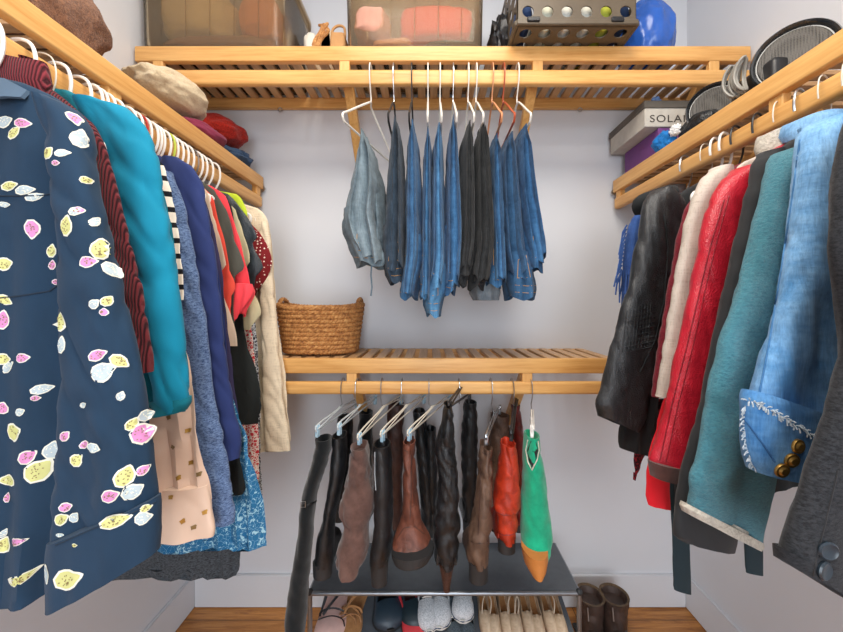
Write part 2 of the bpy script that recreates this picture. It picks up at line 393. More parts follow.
def make_hanger(name, loc, m, hm, label, grp, r=.0032, w=.145, drop=.148, rot=0, flat=1, bar=True):
    t = bpy.data.objects.new(name, None); COL.objects.link(t); t.location = loc; t.rotation_euler = (0, 0, rot); t.empty_display_size = .04
    tag(t, label, 'hanger', grp)
    mb = MB(); mb.tube(smooth_pts(hook_pts()), r*.85, 6, flat=flat); mb.build('hook', hm, t, org=(0, 0, 0))
    mb = MB(); pts = smooth_pts([(0, 0, -.098), (.03, 0, -.104), (w*.6, 0, -.104-(drop-.104)*.5), (w*.96, 0, -drop+.008), (w, 0, -drop-.012), (w*.93, 0, -drop-.02)])
    if not bar: pts = pts[:-6]
    mb.tube(pts, r*1.3, 6); mb.tube([Vector((-p.x, p.y, p.z)) for p in pts], r*1.3, 6)
    if bar: mb.tube([(-w*.93, 0, -drop-.02), (w*.93, 0, -drop-.02)], r*1.2, 6)
    mb.build('frame', m, t, org=(0, 0, 0)); return t
LROD, RROD = -.706, .774
HG = {}
def hang(side, y, kind='white', label=None, group=None, rot=0, tilt=0):
    m, hm, r = {'white': (WHITEP, WHITEP, .0036), 'wire': (CLEARW, CLEARW, .0016), 'black': (BLACKP, STEEL, .003), 'red': (REDP, REDP, .0034), 'green': (GREENP, GREENP, .0034), 'dark': (BLACKP, BLACKP, .0028)}[kind]
    loc = (LROD if side < 0 else RROD, y, 1.687 if side < 0 else 1.680)
    if kind not in HG:
        HG[kind] = make_hanger('clothes_hanger', loc, m, hm, label, group, r, rot=rot); return HG[kind]
    o = dup(HG[kind], loc, (0, 0, rot), label, group)
    if group is None and 'group' in o: del o['group']
    return o

# ------------------------------------------------------------------ clothes on the left rod
def torso_l(mb, y, inner, th=.010, **k):
    """inner edge from pixels (py, px); the far side mirrors it about the rod"""
    zr = [(Z(p[0], y), X(p[1], y))+tuple(p[2:]) for p in inner]; c = LROD; rows = []
    z1, x1 = zr[0][0], zr[0][1]
    top = max(1.615, z1+.02); rows = [(top, c-.03, c+.03), (top-.012, c-.06, c+.06)] if x1-c > .09 else [(z1+.012, c-.03, c+.03)]
    for q in zr: rows.append((q[0], max(-.975, 2*c-q[1]), q[1])+tuple(q[2:]))
    column(mb, rows, y, th, **k); return mb
def garment(name, y, inner, m, label, cat_, th=.010, group=None, sleeves=(), extras=None, root=True, **k):
    t = thing(name, (LROD, y, Z(inner[-1][0], y)), label, cat_, group)
    b = torso_l(MB(), y, inner, th, seed=int(y*1000) % 97, **k).build('body', m, t)
    parts = [b]
    for s in sleeves:
        ys, rows, sth, sm = s[:4]; kw = s[4] if len(s) > 4 else {}
        parts.append(column(MB(), pr(ys, rows), ys, sth, seed=int(ys*777) % 53, **{**dict(fold=.002, wr=.003, kfold=2), **kw}).build('sleeve', sm or m, t))
    return t, parts
def cuff(t, y, rows, th, m, name='cuff', **k):
    return column(MB(), pr(y, rows), y, th, **{**dict(fold=.001, wr=.0008, seed=3), **k}).build(name, m, t)
def collar(t, c, rx, ry, h, m, tube_r=.008, name='collar'):
    mb = MB(); rs = []
    for k, (s, dz, o_) in enumerate([(1.0, 0, 0), (1.08, h*.35, 0), (1.02, h*.8, 0), (.96, h, 0), (.86, h*.9, 0), (.84, h*.2, 0)]):
        rs.append([Vector((c[0]+rx*s*math.cos(a), c[1]+ry*s*math.sin(a), c[2]+dz+.004*math.sin(3*a+k*.4))) for a in [2*PI*i/36 for i in range(36)]])
    mb.rings(rs, cap0=False, cap1=False); return mb.build(name, m, t)

NAVYF = cloth('satin', '#2b4661'); NAVYF2 = cloth('plain', '#233f59', g=.85)
t, (b, s) = garment('floral_shirt', .565, [(86, 30), (94, 50), (103, 64), (114, 74), (150, 80), (250, 78), (400, 74), (520, 70), (592, 62, .12), (606, 58, .2)], NAVYF2,
    'navy blouse with pink, yellow and white leaf print, nearest on the left rod', 'shirt', .022,
    sleeves=[(.525, [(101, 44, 60), (108, 44, 72), (124, 48, 85), (155, 54, 91), (200, 60, 101), (270, 64, 117), (374, 66, 141), (420, 64, 149), (470, 62, 154), (520, 56, 157, .35)], .026, NAVYF2, dict(fold=.003, wr=.004, fz=3))], fold=.006, wr=.002, kfold=3)
cf = cuff(t, .52, [(518, 52, 158, .42), (530, 50, 159, .5), (560, 50, 159, .55), (580, 50, 158, .55)], .03, NAVYF2)
# leaf print
LEAVES = 'w5,122,9,6,.3 p22,123,8,5,0 y14,133,8,5,.8 p75,118,9,6,-1.2 w80,139,10,7,1.4 y48,153,7,6,.8 w62,153,7,4,.2 p56,163,4,3,0 y10,186,9,5,.2 w24,190,9,5,.2 w35,197,8,4,.4 w5,205,6,3,0 y100,249,11,8,1.5 p88,262,8,6,.2 w113,270,10,7,-.7 y107,301,6,5,1 w94,304,6,5,.7 p104,312,4,4,1.5 y66,226,11,7,1.4 w75,211,6,5,.5 p32,229,10,7,-1.5 y5,264,8,7,.2 y52,251,7,4,1.5 p53,265,5,3,1.5 p57,282,4,3,0 y61,322,10,8,1.4 w61,345,9,6,1.4 p98,355,9,6,.4 y119,361,9,6,-.7 w103,372,12,10,.6 p3,320,10,7,1.4 y5,300,9,5,-.4 p22,358,7,5,.1 w9,367,8,5,.7 y4,359,7,6,0 w42,389,9,5,.2 p36,398,4,3,0 w121,396,5,4,1.2 w146,415,7,6,.3 y132,424,7,5,1 p143,433,11,11,.3 y38,471,13,11,.8 p27,457,9,7,.6 w53,450,9,8,1.4 y77,460,7,7,.8 p86,444,6,4,.5 w93,448,9,5,-.1 y14,432,9,10,.4 y125,476,11,9,1.2 p110,496,9,7,.3 w133,491,9,8,.5 p65,436,6,5,.8 y10,480,6,9,1.4 p9,497,5,3,1.5 p66,507,7,5,.3 y62,519,8,6,.5 w75,517,6,5,.9 y115,521,15,7,.25 w143,518,7,7,0 p143,470,6,5,.6 y146,508,5,4,.2 y5,544,8,8,1.2 p16,542,10,4,.2 w4,533,5,3,1 y68,579,17,11,.35 w47,574,5,10,.2 y18,581,16,5,.4 w60,535,4,2,0 y75,545,3,2,0 w20,412,5,4,.4 p2,408,6,8,1.3 w84,405,4,3,.5 y86,180,5,4,.6 p78,210,5,4,.2 w95,222,6,4,1'
BV = {'body': bvh(b), 'sleeve': bvh(s), 'cuff': bvh(cf)}; PR = {'y': hx('#dede8a'), 'p': hx('#e08cc4'), 'w': hx('#c9d3d6')}
PM = {'y': simple('print_yellow', '#d6d68c', .7), 'p': simple('print_pink', '#dd8fc5', .7), 'w': simple('print_grey', '#bccbd0', .7), 'o': simple('print_outline', '#f0eedc', .7), 'v': simple('print_vein', '#8f7a4e', .7)}
MS = [PM['y'], PM['p'], PM['w'], PM['o'], PM['v']]; mbs = {k: MB() for k in BV}
for L in LEAVES.split():
    px, py, a, b_, an = [float(q) for q in L[1:].split(',')]; best = None
    for k, tr in BV.items():
        h = hit(tr, px, py)
        if h and (best is None or h[0].length_squared < best[1][0].length_squared): best = (k, h)
    if not best: continue
    k, (c, n) = best; q = c.y/F; n = (n*.5+Vector((0, -1, 0))*.5).normalized(); mbs[k].cur = 3
    decal(mbs[k], BV[k], c, n, leaf_pts(c, n, a*q*.96, b_*q*.98, an), .0008)
    mbs[k].cur = {'y': 0, 'p': 1, 'w': 2}[L[0]]; decal(mbs[k], BV[k], c, n, leaf_pts(c, n, a*q*.8, b_*q*.78, an), .0013)
    mbs[k].cur = 4 if L[0] != 'w' else 3; up = Vector((0, 0, 1)); tt = up.cross(n).normalized(); bb = n.cross(tt)
    for i in range(int(a*1.4)):
        rr = .62*math.sqrt(R.random()); aa = R.random()*2*PI; u, v = rr*math.cos(aa)*a*q, rr*math.sin(aa)*b_*q
        cc = c+tt*(u*math.cos(an)-v*math.sin(an))+bb*(u*math.sin(an)+v*math.cos(an)); decal(mbs[k], BV[k], cc, n, leaf_pts(cc, n, .0011, .0009, aa, 5), .0018)
for k, par in (('body', b), ('sleeve', s), ('cuff', cf)):
    if mbs[k].v: merge_into(par, mbs[k], MS)
for (name, pix) in (('pocket', [(0, 196), (40, 196), (61, 192), (60, 240), (58, 285), (50, 291), (20, 296), (0, 298)]),):
    line_on(BV['body'], pix, .0013, .0006).build('pocket_seam', simple('navy_thread', '#16283a', .8), b, org=ORG[b.name])
line_on(BV['cuff'], [(56, 545), (90, 530), (130, 514), (156, 502)], .0009, .0003).build('cuff_seam', simple('navy_thread', '#16283a', .8), cf, org=ORG[cf.name])
mb = MB(); yy = .545
for sgn in (1,):
    pts0 = [P(-14, 78, yy), P(4, 78, yy), P(27, 90, yy), P(20, 97, yy-.01), P(4, 96, yy-.02), P(-14, 98, yy-.02)]
    c0 = sum(pts0, Vector())/6; f = pts0; bk = [p+Vector((0, .006, .0)) for p in pts0]; mb.add(f+bk, [(0, 1, 2, 3, 4, 5), (11, 10, 9, 8, 7, 6)]+[(i, (i+1) % 6, (i+1) % 6+6, i+6) for i in range(6)])
mb.build('collar', cloth('plain', '#4a6076'), t)

RIB = cloth('rib', '#6e2b30', '#33141a', s=75)
t, _ = garment('ribbed_cardigan', .612, [(66, 22), (84, 44), (100, 66), (118, 86), (150, 96), (250, 108), (362, 118)], RIB, 'burgundy ribbed cardigan showing between the leaf print blouse and the teal top', 'cardigan', .012,
    sleeves=[(.60, [(114, 66, 82), (124, 72, 94), (140, 78, 103), (160, 84, 110), (200, 93, 120), (270, 108, 137), (340, 124, 148), (372, 140, 151)], .012, RIB)])
collar(t, (LROD+.004, .60, 1.622), .055, .03, .05, cloth('rib', '#7d3038', '#43181f', s=110))
TEAL = cloth('plain', '#0c86a6', g=1.0); TEAL_SHADED = cloth('plain', '#0c6f80')  # darker copy of the teal: the top's shading put into its colour
t, p_ = garment('teal_top', .672, [(98, 86), (104, 112), (114, 134), (135, 150), (165, 160), (230, 172), (300, 181), (380, 188), (398, 186, -.1)], TEAL_SHADED, 'bright teal long-sleeved top with gathered cuff', 'top', .012,
    sleeves=[(.645, [(101, 76, 104), (108, 78, 126), (124, 86, 143), (150, 96, 154), (200, 108, 163), (270, 126, 175), (330, 140, 182), (375, 149, 187), (400, 153, 189), (411, 157, 184, .1)], .02, TEAL, dict(wr=.004, fz=2.5, fold=.004))])
cuff(t, .645, [(399, 152, 190, .12), (406, 155, 190, .15), (413, 155, 186, .18)], .021, TEAL_SHADED)
BL = cloth('satin', '#dcbfa9')
t, p_ = garment('blouse', .712, [(130, 112), (150, 144), (180, 158), (300, 180), (345, 185), (384, 194), (420, 200), (470, 207), (500, 210)], BL, 'blush pink blouse with gold dots and a flounced hem', 'blouse', .013, fold=.005)
fl = cuff(t, .712, [(486, 150, 209, .05), (505, 147, 212, .05), (531, 144, 216, .10), (538, 145, 215, .10)], .018, BL, 'flounce', fold=.003, kfold=3, seed=5)
gold = simple('gold_foil', '#b98f45', .35, .6); pale_g = simple('dark_gold_foil', '#8a7148', .4, .4)
for par, pts in ((p_[0], [(169, 417), (189, 430), (173, 447), (192, 462), (178, 478), (199, 474), (184, 400), (200, 450)]), (fl, [(155, 515), (171, 497), (194, 527), (205, 512), (183, 521)])):
    tr = bvh(par); mb = MB()
    for q in pts:
        h = hit(tr, *q)
        if h: n = Vector((0, -1, 0)); mb.cur = R.choice((0, 1)); decal(mb, tr, h[0], n, leaf_pts(h[0], n, (.0055), .0045, R.random(), 9, .25), .0008)
    if mb.v: merge_into(par, mb, [gold, pale_g])
garment('striped_top', .738, [(148, 130), (154, 150), (165, 164), (190, 171), (240, 178), (300, 184)], cloth('stripe', '#e8e2d4', '#1b1d22', s=.032, d=.66), 'black and cream striped top beside the teal one', 'top', .010)
HB = cloth('melange', '#6f86aa', '#2c3f66')
garment('melange_cardigan', .79, [(165, 150), (180, 168), (210, 182), (280, 196), (400, 210), (500, 220), (516, 220)], HB, 'long heather blue cardigan between the blush blouse and navy jumper', 'cardigan', .010,
    sleeves=[(.765, [(172, 158, 172), (190, 160, 180), (240, 163, 192), (300, 166, 204), (400, 172, 215), (470, 178, 228), (512, 182, 235), (523, 184, 235)], .016, HB, dict(wr=.004))])
garment('knit_dress', .862, [(440, 214), (500, 236), (530, 240), (555, 241), (570, 240), (577, 237)], cloth('melange', '#4c5156', '#1e2226'), 'dark grey knit dress whose hem hangs lowest on the left', 'dress', .010, fold=.004)
garment('black_skirt', .833, [(425, 234), (455, 241), (488, 246), (494, 243)], cloth('plain', '#181b1a'), 'black skirt corner below the navy jumper sleeve', 'skirt', .008)
NV = cloth('plain', '#263362'); NV2 = cloth('plain', '#232f5e')
garment('jumper', .822, [(156, 160), (164, 182), (178, 198), (210, 208), (300, 222), (400, 232), (440, 234)], NV2, 'navy blue jumper with long sleeve', 'jumper', .010,
    sleeves=[(.802, [(158, 164, 180), (166, 160, 191), (182, 162, 202), (230, 172, 211), (300, 188, 220), (380, 200, 229), (420, 205, 237), (445, 208, 241), (458, 211, 240)], .015, NV, dict(wr=.003))])
garment('long_top', .868, [(176, 190), (190, 203), (225, 214), (300, 226), (390, 234), (455, 242), (492, 246)], cloth('plain', '#35304f'), 'dusky plum long top just behind the navy jumper', 'top', .009)
garment('tan_top', .888, [(180, 196), (192, 207), (225, 217), (262, 227), (268, 226), (275, 221), (320, 232), (346, 238)], cloth('plain', '#c3ab95'), 'thin tan top beside the navy jumper', 'top', .008)
garment('coral_shirt', .910, [(188, 204), (200, 214), (235, 223), (270, 231), (288, 236), (296, 232), (340, 234)], cloth('plain', '#d64a3a'), 'coral orange short-sleeved shirt behind the tan top', 'shirt', .008)
garment('olive_shirt', .932, [(180, 200), (190, 215), (210, 226), (240, 235), (262, 243), (270, 243), (276, 236), (330, 236)], cloth('plain', '#4b4a42'), 'dark olive short-sleeved shirt between coral and red ones', 'shirt', .009)
t, p_ = garment('ruffled_top', .958, [(186, 212), (196, 226), (225, 236), (260, 244), (290, 252)], cloth('plain', '#e2414a'), 'bright red top with ruffled sleeves', 'top', .008)
cuff(t, .95, [(284, 232, 252), (292, 230, 254), (304, 230, 250, .3), (317, 231, 243, .5)], .014, cloth('plain', '#e8434c'), 'ruffle', fold=.008, kfold=8, radial=.12, hemwave=.008)
garment('black_tunic', .978, [(192, 218), (205, 232), (250, 238), (310, 242), (340, 247), (380, 258), (400, 262), (418, 262, .1), (424, 258)], cloth('plain', '#1e2120'), 'black tunic whose sleeve ends above the blue floral dress', 'tunic', .010)
garment('floral_dress', .842, [(420, 238), (455, 250), (500, 260), (540, 264), (548, 264)], cloth('print', '#1f5f88', '#8fb6c4', s=62, d=.012, e=.6), 'teal dress with white flower print, hem above the floor', 'dress', .010, fold=.007)
garment('khaki_blouse', 1.0, [(198, 222), (210, 236), (235, 244), (250, 249), (262, 251), (268, 246), (285, 250), (300, 258), (312, 262), (318, 258), (330, 250)], cloth('plain', '#b5ab88'), 'khaki blouse with pointed sleeve peeking out under the ruffles', 'blouse', .008)
garment('black_jacket', 1.022, [(194, 228), (206, 240), (222, 250), (238, 257), (243, 252), (256, 258), (268, 262), (276, 256), (300, 252), (326, 251)], cloth('leather', '#30383d', '#1a1f22'), 'glossy charcoal jacket with puffed sleeve near the end of the left rod', 'jacket', .009)
garment('lime_top', 1.042, [(194, 236), (202, 243), (212, 247), (222, 246), (300, 246)], cloth('plain', '#b7c832'), 'lime green top with only its shoulder showing', 'top', .007)
garment('red_print_dress', 1.062, [(215, 238), (250, 246), (310, 250), (360, 255), (430, 258), (480, 259)], cloth('print', '#c8333a', '#e8d8cc', s=70, d=.08), 'narrow red and white print dress in the left row', 'dress', .008)
garment('black_print_dress', 1.085, [(215, 240), (250, 250), (320, 256), (400, 260), (470, 262), (497, 263)], cloth('print', '#20242a', '#b9bfc2', s=85, d=.07), 'narrow black and white print dress behind the red print one', 'dress', .008)
garment('dotted_top', 1.112, [(220, 246), (232, 260), (248, 269), (262, 274), (268, 273), (284, 264), (296, 258)], cloth('dots', '#7a1d22', '#ecd6c8', s=95, d=.24), 'dark red top with tiny white dots near the end of the rod', 'top', .014, radial=.03)
LN = cloth('linen', '#d8c7ac', '#bfae94')
garment('linen_shirt', 1.15, [(208, 258), (216, 266), (235, 271), (270, 274), (300, 276), (345, 281), (400, 287), (440, 292), (448, 292, .1), (456, 290, .1)], LN, 'long beige linen shirt, last on the left rod beside the basket', 'shirt', .013, fold=.006,
    sleeves=[(1.125, [(222, 262, 268), (240, 259, 271), (300, 260, 275), (400, 263, 284), (450, 265, 291)], .014, LN, dict(wr=.003))])

# hangers on the left rod
hang(-1, .565, 'white', 'broad white plastic hanger at the very front of the left rod')
hang(-1, .612, 'white', 'white plastic hanger carrying the burgundy ribbed cardigan')
hang(-1, .645, 'wire', 'thin cream hanger just before the teal top')
hang(-1, .672, 'white', 'white plastic hanger carrying the bright teal top')
g = 'white hangers in the tight row on the left rod'
for y in (.712, .738, .752, .768, .79, .822, .842, .868, .888, .90, .91, .932, .958, .978, 1.0, 1.022, 1.062, 1.085, 1.112, 1.15):
    hang(-1, y, 'white', 'plain white plastic hanger in the tight row above the left clothes', g, rot=R.uniform(-.05, .05))
hang(-1, .855, 'red', 'red plastic hanger in the tight row on the left rod')
hang(-1, .946, 'green', 'lime green plastic hanger in the tight row on the left rod')
hang(-1, 1.042, 'black', 'black hanger with metal hook near the end of the left rod')
# ------------------------------------------------------------------ clothes on the right rod (hanging at an angle, inner shoulder towards the door)
AR = math.radians(25)
def torso_r(mb, ys, zb, th, shoulder=.2, top=1.6, hem=.2, pts=None, **k):
    """centre on the rod; ys = depth of the inner shoulder"""
    c = RROD; rows = []; ca = math.cos(AR)
    yr = ys+.10; k.setdefault('sup', 2.6)
    prof = pts or [(top, .04), (top-.012, .075), (top-.04, shoulder*.72), (top-.075, shoulder*.97), (top-.10, shoulder), (top-.22, shoulder*.96), ((top+zb)/2-.05, hem*.97), (zb, hem)]
    for z, w in prof:
        rows.append((z, c-w, c+w))
    column(mb, rows, yr, th, rot=AR, **k)
    lim = XR-.02
    for i, v in enumerate(mb.v):
        if v.x > lim: v.x = lim-(v.x-lim)*.02
    return mb
def rgarment(name, ys, zb, m, label, cat_, th=.012, sleeve=None, sth=.022, sm=None, skw=None, **k):
    t = thing(name, (RROD, ys+.10, zb), label, cat_)
    b = torso_r(MB(), ys, zb, th, seed=int(ys*991) % 89, **{**dict(fold=.004), **k}).build('body', m, t); s = None
    if sleeve: s = column(MB(), pra(ys, sleeve, AR*.8, sth), ys, sth, rot=AR*.8, seed=int(ys*555) % 71, **{**dict(fold=.0018, wr=.0022, kfold=1.5, fz=3), **(skw or {})}).build('sleeve', sm or m, t)
    return t, b, s
WOOL = cloth('melange', '#3e4044', '#242528', g=.75); BTN = simple('horn_button', '#222d36', .3)
t, b, s = rgarment('blazer', .40, .92, WOOL, 'charcoal wool blazer with sleeve buttons, nearest on the right rod', 'blazer', .022, top=1.6, shoulder=.245, hem=.235,
    sleeve=[(112, 872, 900), (122, 852, 912), (150, 841, 926), (198, 834, 930), (236, 832, 930), (262, 833, 928), (305, 840, 926), (345, 845, 922), (400, 830, 915), (480, 803, 898), (540, 784, 885), (575, 778, 882, -.55), (590, 779, 880, -.6)], sth=.024, skw=dict(fold=.002, wr=.002))
mb = MB(); tr = bvh(s)
for q in ((827, 550), (823, 570), (815, 590)):
    h = hit(tr, *q)
    if h:
        mb = MB(); mb.lathe([(.0, .001), (.009, .001), (.0095, .003), (.008, .0045), (.006, .0035), (.0, .0032)], h[0]-h[1]*.001, h[1], 20); mb.build('button', BTN, s, org=ORG[s.name])
line_on(tr, [(808, 605), (816, 560), (826, 520), (838, 470)], .0008, .0002).build('vent_seam', BLACKP, s, org=ORG[s.name])

DN = cloth('denim', '#8fb9dc', '#4b80b0', g=1.2); DNW = cloth('fur', '#dfe6ea', '#a9bfd0')
t, b, s = rgarment('denim_jacket', .50, 1.02, DN, 'light blue denim jacket with frayed cuff and brass buttons', 'jacket', .014,
    sleeve=[(122, 812, 832), (135, 806, 845), (160, 800, 850), (200, 796, 852), (235, 791, 854), (270, 783, 854), (310, 773, 852), (350, 761, 850), (390, 749, 846), (420, 748, 840)], sth=.026, skw=dict(fold=.004, wr=.004, wz=10))
cf = column(MB(), pra(.49, [(414, 746, 860, -.35), (422, 743, 862, -.35), (445, 743, 860, -.3), (468, 747, 856, -.25), (478, 751, 850, -.25)], AR*.8), .49, .032, rot=AR*.8, seed=9, fold=.002, wr=.002, kfold=1).build('cuff', cloth('denim', '#7badd6', '#3f74a8', g=1.15), t)
tr = bvh(cf)
for q in ((797, 446), (791, 460), (781, 470)):
    h = hit(tr, *q)
    if h: mb = MB(); mb.lathe([(0, .005), (.004, .005), (.006, .003), (.0085, .003), (.009, .001), (.009, 0)], h[0], h[1], 20); mb.build('button', BRASS, cf, org=ORG[cf.name])
def fringe(tree, pix, m, par, L=.006, name='frayed_edge'):
    mb = MB()
    for i in range(len(pix)-1):
        n = max(2, int(math.dist(pix[i], pix[i+1])/1.3))
        for k in range(n):
            t_ = (k+R.random())/n; p = (pix[i][0]*(1-t_)+pix[i+1][0]*t_, pix[i][1]*(1-t_)+pix[i+1][1]*t_); h = hit(tree, *p)
            if h:
                d = (h[1]*.5+Vector((R.uniform(-1, 1), 0, R.uniform(-1, 1)))).normalized(); mb.tube([h[0]-h[1]*.001, h[0]+d*L*.6, h[0]+d*L+Vector((0, 0, -L*.3))], .0008, 4)
    if mb.v: mb.build(name, m, par, org=ORG[par.name])
fringe(tr, [(744, 400), (756, 402), (778, 414), (800, 428), (822, 440)], DNW, cf)
fringe(tr, [(745, 404), (744, 425), (746, 445), (752, 464), (756, 470)], DNW, cf)
fringe(tr, [(756, 472), (770, 480), (790, 486)], DNW, cf)
line_on(tr, [(744, 418), (760, 440), (775, 462)], .0012, .0003).build('cuff_seam', cloth('denim', '#4b80b0', '#2c5684'), cf, org=ORG[cf.name])
tr = bvh(s); line_on(tr, [(800, 140), (792, 200), (780, 280), (768, 350), (758, 400)], .0012, .0003).build('sleeve_seam', cloth('denim', '#5a8fc0', '#35648f'), s, org=ORG[s.name])
collar(t, (RROD-.005, .70, 1.585), .07, .045, .04, DN)

TF = cloth('fleece', '#4f93a3', '#246375', g=1.15); CR = cloth('fur', '#e8e1d3', '#bdb3a2')
t, b, s = rgarment('fleece_jacket', .56, 1.0, TF, 'teal fleece jacket with cream fleece lining', 'jacket', .014,
    sleeve=[(150, 782, 800), (160, 775, 808), (180, 768, 816), (215, 757, 819), (260, 744, 815), (330, 721, 805), (400, 703, 792), (450, 693, 781), (490, 686, 769, -.35), (520, 685, 759, -.55), (527, 686, 757, -.55)], sth=.027, skw=dict(fold=.003, wr=.003))
column(MB(), pra(.56, [(522, 684, 758, -.55), (526, 682, 759, -.55), (531, 684, 757, -.55)], AR*.8), .56, .031, rot=AR*.8, seed=2, fold=.001, wr=.001).build('lining_edge', CR, t)
collar(t, (RROD-.035, .74, 1.575), .055, .035, .045, CR)
t, b, s = rgarment('wool_coat', .60, .95, cloth('plain', '#2a2b2d'), 'dark charcoal coat between the red leather jacket and teal fleece', 'coat', .012,
    sleeve=[(152, 762, 778), (165, 755, 784), (200, 745, 786), (300, 722, 776), (400, 700, 762), (480, 678, 748), (525, 672, 742), (545, 677, 737, -.35)], sth=.02)
RL = cloth('leather', '#c02334', '#a01727', r=.33); RLD = cloth('leather', '#8f1523', '#6e0f1b', r=.4)
t, b, s = rgarment('leather_jacket', .645, 1.0, RL, 'bright red leather jacket with long seamed sleeve', 'jacket', .014,
    sleeve=[(168, 738, 758), (180, 724, 766), (196, 714, 768), (215, 707, 766), (245, 699, 760), (300, 688, 748), (380, 671, 731), (430, 658, 714), (462, 649, 703, -.2), (474, 650, 700, -.25)], sth=.026, skw=dict(fold=.003, wr=.003, wz=9))
tr = bvh(s); line_on(tr, [(724, 200), (712, 240), (700, 290), (686, 350), (672, 405), (660, 460)], .0011, .0003).build('sleeve_seam', RLD, s, org=ORG[s.name])
line_on(tr, [(729, 196), (717, 240), (705, 290), (692, 350), (678, 405), (666, 462)], .0009, .0003).build('sleeve_seam', RLD, s, org=ORG[s.name])
column(MB(), pra(.645, [(464, 649, 703, -.2), (474, 650, 701, -.25), (480, 651, 700, -.25)], AR*.8), .645, .0265, rot=AR*.8, seed=3, fold=.001, wr=.001).build('cuff', cloth('suede', '#5b3b36', '#432b28'), t)
t, b, s = rgarment('beige_coat', .69, 1.02, cloth('linen', '#c9beb2', '#b0a395', g=.95), 'light beige coat behind the red leather jacket', 'coat', .012,
    sleeve=[(168, 712, 728), (180, 702, 733), (200, 691, 733), (225, 684, 727), (300, 671, 715), (345, 664, 708), (395, 657, 699)], sth=.02)
t, b, s = rgarment('burgundy_cardigan', .74, 1.04, cloth('knit', '#7a2430', '#4f141d'), 'burgundy cardigan squeezed between the beige coat and black leather jacket', 'cardigan', .011,
    sleeve=[(196, 694, 706), (210, 684, 710), (240, 676, 708), (330, 661, 696), (395, 652, 688)], sth=.016)
t, b, s = rgarment('red_dress', .80, .79, cloth('plain', '#d81f2c'), 'scarlet dress whose hem shows below the red leather sleeve', 'dress', .008, shoulder=.16,
    pts=[(1.59, .04), (1.55, .14), (1.45, .17), (1.2, .215), (1.0, .245), (.835, .262), (.80, .255)])
column(MB(), pr(.765, [(380, 668, 690), (430, 655, 682), (465, 647, 674), (495, 645, 673), (507, 647, 672, -.2)]), .765, .008, seed=4, fold=.001).build('skirt', cloth('plain', '#d81f2c'), t)
BLK = cloth('leather', '#36383a', '#1b1c1e', r=.38); BLKP = cloth('plain', '#232628')
t, b, s = rgarment('moto_jacket', .86, .90, BLKP, 'black leather moto jacket with quilted elbow, farthest on the right rod', 'jacket', .018, shoulder=.19,
    sleeve=[(190, 652, 668), (198, 646, 682), (212, 641, 686), (235, 637, 684), (274, 628, 674), (323, 615, 663), (360, 606, 657), (388, 599, 652), (410, 594, 645, -.3), (424, 597, 638, -.45)], sth=.03, sm=BLK, skw=dict(fold=.003, wr=.0035, wz=10))
tr = bvh(s); mb = MB()
for i in range(9):
    line_on(tr, [(627+i*3, 310-i*1), (622+i*3.2, 352-i*.8)], .0012, .0005, mb); line_on(tr, [(626, 312+i*5), (655, 306+i*5)], .0012, .0005, mb)
mb.build('quilted_elbow', BLK, s, org=ORG[s.name])
line_on(tr, [(664, 215), (668, 250), (664, 300), (655, 340), (640, 372)], .0015, .0004).build('sleeve_seam', BLKP, s, org=ORG[s.name])
mb = MB(); mb.tube(smooth_pts([P(640, 214, .94), P(640, 204, .93), P(652, 199, .92), P(668, 193, .93), P(676, 190, .95)]), lambda t_: .008+.006*math.sin(PI*t_), 10, flat=1.6); mb.build('collar', BLKP, t)
# lower black sleeve beside it
column(MB(), pra(.885, [(300, 640, 668), (350, 634, 664), (400, 626, 660), (440, 618, 655, -.2), (452, 620, 652, -.3)], AR*.8), .885, .02, rot=AR*.8, seed=4, fold=.003).build('sleeve', BLKP, t)
# scarf
t = thing('fringed_scarf', (.56, 1.02, 1.15), 'blue fringed scarf hanging behind the black leather jacket', 'scarf')
BS = cloth('denim', '#4a6fb0', '#2b4784')
column(MB(), pr(1.02, [(203, 640, 655), (225, 629, 652), (255, 624, 648), (275, 622, 644)]), 1.02, .02, seed=8, fold=.005, kfold=8).build('cloth', BS, t)
mb = MB()
for i in range(26):
    x0 = 621+i*.85; L = R.uniform(14, 36); p = P(x0, 270, 1.0+R.uniform(0, .03)); q = P(x0-2+R.uniform(-1, 1), 275+L, 1.0+R.uniform(0, .03)); mb.tube([p, (p+q)/2+Vector((R.uniform(-.003, .003), 0, 0)), q], .0022, 5)
for i in range(14):
    p = P(627-i*.5, 225+i*4, 1.0); q = p+Vector((-.012-R.random()*.01, 0, -.05)); mb.tube([p, (p+q)/2+Vector((-.004, 0, .004)), q], .0022, 5)
mb.build('fringe', BS, t)
t = thing('plaid_shirt', (.58, .96, .8), 'red plaid shirt tail poking out under the black leather jacket', 'shirt')
column(MB(), pra(.93, [(400, 640, 668), (445, 636, 656), (455, 631, 648), (470, 632, 642), (480, 632, 636)], AR*.8), .93, .006, rot=AR*.8, seed=6, fold=.003, step=.006).build('body', cloth('print', '#9b2433', '#3b1a24', s=60, d=.1), t)
t = thing('black_skirt', (.5, .71, .78), 'black skirt hem below the red leather jacket', 'skirt')
column(MB(), pra(.715, [(300, 690, 735), (400, 680, 715), (470, 673, 700), (508, 671, 694, -.2), (519, 672, 690, -.3)], AR*.8), .715, .01, rot=AR*.8, seed=7, fold=.004).build('body', BLKP, t)
